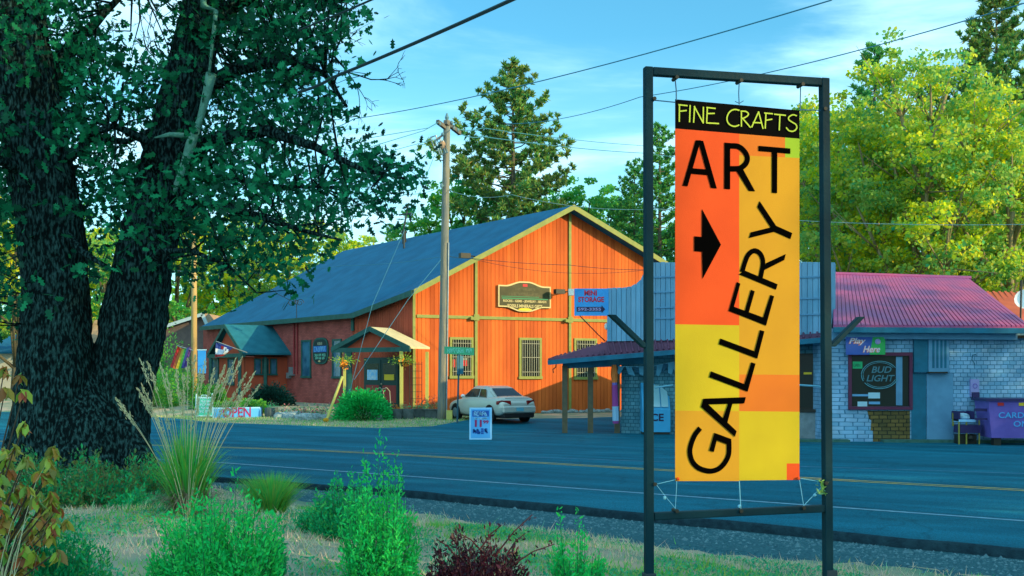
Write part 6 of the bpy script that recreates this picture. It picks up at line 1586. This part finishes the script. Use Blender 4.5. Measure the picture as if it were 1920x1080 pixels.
leafmat('flower_orange', [(.80,.20,.02),(.85,.40,.03),(.7,.10,.03)], trans=.3)
leafmat('flower_mixed', [(.02,.22,.10),(.05,.30,.10),(.35,.10,.18),(.5,.45,.35),(.03,.18,.10)], trans=.3)
leafmat('flower_red', [(.65,.08,.05),(.75,.22,.12)], trans=.3)
q=tp(681,43.4); q.z=H(q.x,q.y)-.02; blob_bush('ball_bush',q,1.22,1.22,9000,'ball_leaf','dense round green bush in front of the barn porch','shrub',None,5,leaf=.12)
q=tp(508,50.5); q.z=.4; blob_bush('dark_hedge',q,1.15,1.15,6000,'hedge_leaf','dark clipped hedge under the side porch windows','shrub',None,6,leaf=.12)
GD='green bushes left of the barn'
for k,(px,Y,r,h,lab) in enumerate(((330,52,1.5,1.9,'green bush behind the yellow bar left of the brown pole'),(285,50,1.3,1.6,'green bush beside the right oak stem, farther left'),(255,56,1.6,3.0,'tall green bush showing above the others by the oak stem'),(420,46.5,1.1,.7,'low green plants directly behind the OPEN banner'),(470,47.0,.9,.65,'low green plants behind the right end of the OPEN banner'),(395,49,.9,1.1,'green bush between the brown pole and the small porch'),(300,60,2.2,3.9,'highest green bush in front of the brown shed'))):
    q=tp(px,Y); q.z=H(q.x,q.y)-.05; blob_bush('green_bush',q,r,h,3600,'green_leaf',lab,'shrub',GD,100+k,leaf=.12)
# planters, hanging baskets, stones
def basket(q,label,seed):
    rg=np.random.default_rng(seed); t=thing('flower_basket',q,label,'flower basket','flower baskets at the porch')
    MB().tube([q+V((0,0,-.12)),q+V((0,0,.08))],[.13,.2],10).build('pot','twig_brown',t)
    e=rg.normal(size=(260,3))*np.array([.26,.26,.11])+np.array([0,0,.16]); leafmesh('foliage',np.array(q)+e,.11,NARROW,'flower_green',t,seed=seed)
    e=rg.normal(size=(46,3))*np.array([.09,.09,.08])+np.array([.02,-.2,.02]); leafmesh('blossoms',np.array(q)+e,.09,QUAD,'flower_orange',t,seed=seed+1); return t
basket(P(645,683,43.6),'yellow flower basket on top of the yellow post left of the porch',71)
basket(P(758,682,44.6),'flower basket with orange blossoms hanging at the right porch post',72)
q=P(646,700,43.6); yp=thing('yellow_post',V((q.x,43.6,H(q.x,43.6))),'upright yellow post carrying a flower basket beside the round bush','post')
MB().bar(V((q.x,43.6,H(q.x,43.6)-.1)),P(646,692,43.6),.1).build('shaft','yellow_post',yp)
a,b=P(611,784,42.2),P(642,706,42.9); a.z=H(a.x,a.y)
ly=thing('guy_wire_guard',a,'leaning yellow guy wire guard left of the round bush','guard'); MB().tube([a,b],.055,8).build('tube','yellow_post',ly); MB().ball(a+V((0,0,.08)),(.12,.1,.09),8,5).build('foot','banner_amber',ly)
MB2=MB()
for k,(px,Y,lab,fl) in enumerate(((812,44.2,'long wooden planter box just left of the utility pole foot','flower_red'),(790,44.6,'wooden planter box with red flowers below the porch edge','flower_red'))):
    q=tp(px,Y); q.z=H(q.x,q.y); t=thing('planter_box',q,lab,'planter','wooden planter boxes')
    MB().box(q.x-.32,q.x+.3,q.y-.2,q.y+.2,q.z-.05,q.z+.36).box(q.x-.35,q.x+.33,q.y-.23,q.y+.23,q.z+.361,q.z+.40).build('box','wood_dark',t)
    rg=np.random.default_rng(k); e=rg.normal(size=(150,3))*np.array([.15,.1,.08])+np.array([0,0,.52]); leafmesh('foliage',np.array(q)+e,.09,NARROW,'ground_leaf',t,seed=k)
    e=rg.normal(size=(60,3))*np.array([.17,.08,.12])+np.array([0,0,.74]); leafmesh('blossoms',np.array(q)+e,.06,QUAD,fl,t,seed=k+9)
for k,(px,Y,r,lab) in enumerate(((509,45.4,.28,'dark round tub standing right of the OPEN banner'),(744,43.8,.24,'dark tub with an orange flower right of the round bush'),(765,43.9,.26,'dark tub with a yellow flower beside the porch post'))):
    q=tp(px,Y); q.z=H(q.x,q.y); t=thing('plant_tub',q,lab,'plant pot','tubs along the flower bed')
    MB().tube([q-V((0,0,.05)),q+V((0,0,.2)),q+V((0,0,.42))],[r*.9,r*1.05,r],14).build('tub','wood_dark',t)
    rg=np.random.default_rng(k+40); e=rg.normal(size=(90,3))*np.array([.14,.14,.07])+np.array([0,0,.5]); leafmesh('foliage',np.array(q)+e,.08,NARROW,'ground_leaf' if k!=1 else 'flower_orange',t,seed=k)
rg=np.random.default_rng(8); rr=random.Random(9); k=0
mat('rock_grey', (.16,.25,.27), (.30,.40,.40), .95, 4, .8, 10)
rocks=[]
for i in range(30):
    px=522+i*3.5 if i<26 else 706+(i-26)*5; Y=43.2+rr.uniform(-.2,.9)+ (i<12)*1.2; q=tp(px+rr.uniform(-2,2),Y); q.z=H(q.x,q.y); rocks.append((q,rr.uniform(.18,.36),px))
for i in range(26):
    t_=FA.tz(1008+i*6.4,785)[0]; q=FA.p(t_,0,rr.uniform(.3,.6)); q.z=H(q.x,q.y)+.02; rocks.append((q,rr.uniform(.1,.2),0))
protos=[]
for j in range(4):
    random.seed(j); m=MB().ball((0,0,.25),(1,.8,.62),8,5,jit=.22); protos.append(m)
for i,(q,s,px) in enumerate(rocks):
    if i<4:
        o=protos[i].build('edging_rock','rock_grey')
    else: o=bpy.data.objects.new('edging_rock',bpy.data.objects['edging_rock' if i%4==0 else 'edging_rock.%03d'%(i%4)].data); C.objects.link(o)
    o.location=q; o.scale=(s,s,s); o.rotation_euler=(0,0,i*1.7)
    tag(o,'grey edging rock along the flower bed left of the round bush' if (px and px<640) else 'grey edging rock beside the round bush and porch' if px else 'grey edging rock at the foot of the orange gable wall behind the car','rock','edging rocks left of the bush' if (px and px<640) else 'edging rocks by the porch' if px else 'edging rocks along the gable wall')
for k,(px,Y) in enumerate(((545,45.6),(575,45.2),(600,44.8))):
    q=tp(px,Y); q.z=H(q.x,q.y)+.1; rg=np.random.default_rng(k+70); t=thing('flowering_plant',q,['leafy flowers at the left end of the rock edging','leafy flowers in the middle of the rock edging','leafy flowers next to the leaning yellow guard'][k],'plant','bedding flowers')
    leafmesh('foliage',np.array(q)+rg.normal(size=(240,3))*np.array([.4,.25,.14])+np.array([0,0,.12]),.11,OVAL,'flower_mixed',t,seed=k+7)
# yellow bar and flags
a,b=P(258,781,46.5),P(360,783,46.5); yb=thing('yellow_bar',V(((a.x+b.x)/2,46.5,H(a.x,46.5))),'long yellow barrier bar low behind the plumed grass','barrier')
MB().tube([a,b],.06,8).build('bar','yellow_post',yb)
for s in (.05,.95): q=a.lerp(b,s); MB().box(q.x-.05,q.x+.05,q.y-.04,q.y+.04,H(q.x,q.y)-.1,q.z-.04).build('support','wood_dark',yb)
def flag(name,px0,py0,w,h,Y,cols,label,diag=0,pole=None):
    q=P(px0,py0,Y); t=thing(name,q,label,'flag','flags at the barn'); nx=10; n=len(cols)
    for i in range(nx): pass
    mb=MB(); 
    for j in range(n):
        for i in range(nx):
            def pt(a,b): 
                x=a*w; return q+V((x-b*h*diag, .10*math.sin(a*5+b*2), -b*h-.12*a*a*w*1.2+ .03*math.sin(a*6)))
            mb.add([pt(i/nx,j/n),pt((i+1)/nx,j/n),pt((i+1)/nx,(j+1)/n),pt(i/nx,(j+1)/n)],[(0,3,2,1)],j)
    fl_=mb.build('cloth',cols,t); so__=fl_.modifiers.new('t','SOLIDIFY'); so__.thickness=.006
    if pole: MB().tube([P(*pole[0],Y),P(*pole[1],Y)],.025,5).build('staff','metal_grey',t)
    return t
for nm,c_ in (('fl_red',(.30,.02,.02)),('fl_orange',(.36,.10,.02)),('fl_yellow',(.32,.32,.03)),('fl_green',(.02,.22,.05)),('fl_blue',(.02,.05,.25)),('fl_purple',(.07,.03,.20)),('fl_white',(.5,.6,.7))): mat(nm,c_,rough=.8)
# rainbow flag: stripes run down
q=P(333,650,47); t=thing('rainbow_flag',q,'rainbow striped flag drooping left of the brown wooden pole','flag','flags at the barn')
mb=MB(); cs=['fl_red','fl_orange','fl_yellow','fl_green','fl_blue','fl_purple']
for i in range(6):
    for j in range(6):
        def pt(a,b): return P(333+26*a-14*b*(1-.3*a),649+6*a+38*b+3*math.sin(a*5),47+.12*math.sin(a*7+b*3))
        mb.add([pt(i/6,j/6),pt((i+1)/6,j/6),pt((i+1)/6,(j+1)/6),pt(i/6,(j+1)/6)],[(0,3,2,1)],i)
c_=mb.build('cloth',cs,t); c_.modifiers.new('t','SOLIDIFY').thickness=.006
MB().tube([P(332,648,47),P(362,657,47)],.02,5).build('staff','metal_grey',t)
q=P(406,642,49); t=thing('striped_flag',q,'red, white and blue flag hanging before the small far porch','flag','flags at the barn')
mb=MB(); cs=['fl_blue','fl_blue','fl_white','fl_white','fl_red']
for j in range(5):
    for i in range(6):
        def pt(a,b): return P(405+32*a-(0)*b+ -2*b+b*a*-16,642+10*a+28*b*(1-.45*a),49+.1*math.sin(a*6+b))
        mb.add([pt(i/6,j/5),pt((i+1)/6,j/5),pt((i+1)/6,(j+1)/5),pt(i/6,(j+1)/5)],[(0,3,2,1)],j)
for (a0,b0,mi) in ((.3,.1,4),(.45,.12,2),(.55,.2,2)): 
    p0=P(405+32*a0,642+10*a0+28*b0,48.8); MB().prism([p0,p0+V((.14,0,-.05)),p0+V((.1,0,-.2)),p0+V((-.02,0,-.16))],(0,.01,0)).build('emblem_patch',cs[mi],t)
c_=mb.build('cloth',cs,t); c_.modifiers.new('t','SOLIDIFY').thickness=.006
MB().tube([P(405,640,49),P(440,653,49),P(463,661,50.5)],.022,5).build('staff','metal_grey',t)
q=P(378,672,50.4); t=thing('blue_hanging',q,'plain blue vertical cloth hanging left of the small porch','flag')
MB().box(P(371,672,50.4).x,P(386,672,50.4).x,50.38,50.42,P(378,700,50.4).z,P(378,656,50.4).z).build('cloth','fl_bluepale' if 'fl_bluepale' in MATS else 'storage_blue',t); MB().box(P(370,672,50.4).x,P(387,672,50.4).x,50.36,50.44,P(378,657,50.4).z,P(378,655,50.4).z).build('top_rail','card_white',t)
# sheds and houses behind
mat('brown_wall', (.11,.09,.09), (.15,.12,.11), .9, 3); mat('tan_roof', (.40,.27,.16), (.3,.22,.14), .9, 2); mat('white_trim', (.35,.5,.55), rough=.7); mat('cream_wall', (.40,.42,.36), rough=.8)
def house(name,x0,x1,y,ye,yr,Y,dep,label,roof='tan_roof',wall='cream_wall',apexx=None):
    a,b=P(x0,ye,Y),P(x1,ye,Y); t=thing(name,V(((a.x+b.x)/2,Y,.1)),label,'building')
    MB().box(a.x,b.x,Y,Y+dep,-.2,a.z).build('wall',wall,t); zr=EYE+(700-yr)/F*Y; ax=(a.x+b.x)/2 if apexx is None else P(apexx,0,Y).x
    m=MB(); o_=.4
    if apexx is None:
        r_=[V((a.x-o_,Y-o_,a.z-.05)),V((b.x+o_,Y-o_,a.z-.05)),V((b.x+o_,Y+dep/2,zr+.5)),V((a.x-o_,Y+dep/2,zr+.5))]; m.prism(r_,(0,0,.12))
        r_=[V((a.x-o_,Y+dep/2,zr+.5)),V((b.x+o_,Y+dep/2,zr+.5)),V((b.x+o_,Y+dep+o_,a.z-.05)),V((a.x-o_,Y+dep+o_,a.z-.05))]; m.prism(r_,(0,0,.12))
    else:
        for e in (a.x-o_,b.x+o_): m.prism([V((e,Y-o_,a.z)),V((ax,Y-o_,zr)),V((ax,Y+dep,zr)),V((e,Y+dep,a.z))],(0,0,.12)); 
        MB().prism([V((a.x,Y,a.z)),V((b.x,Y,a.z)),V((ax,Y,zr-.02))],(0,.2,0)).build('gable',wall,t)
        f=MB(); 
        for e in (a.x-o_,b.x+o_): f.bar(V((e,Y-o_-.05,a.z)),V((ax,Y-o_-.05,zr)),.06,.22)
        f.build('fascia','white_trim',t)
    m.build('roof',roof,t)
    w_=MB(); cx=(a.x+b.x)/2
    w_.box(cx-.9,cx+.1,Y-.03,Y-.005,1.0,2.1); w_.build('window','window_glass_blue',t)
    return t
house('brown_shed',308,384,0,618,590,72,8,'brown shed with a pale edged roof left of the blue barn roof',wall='brown_wall',roof='tan_roof',apexx=383)
house('tan_house',120,200,0,655,610,78,9,'tan roofed house seen between the two oak stems')
house('grey_house',-90,24,0,662,640,70,8,'low pale house at the far left edge behind the oak',roof='blue_shingle')
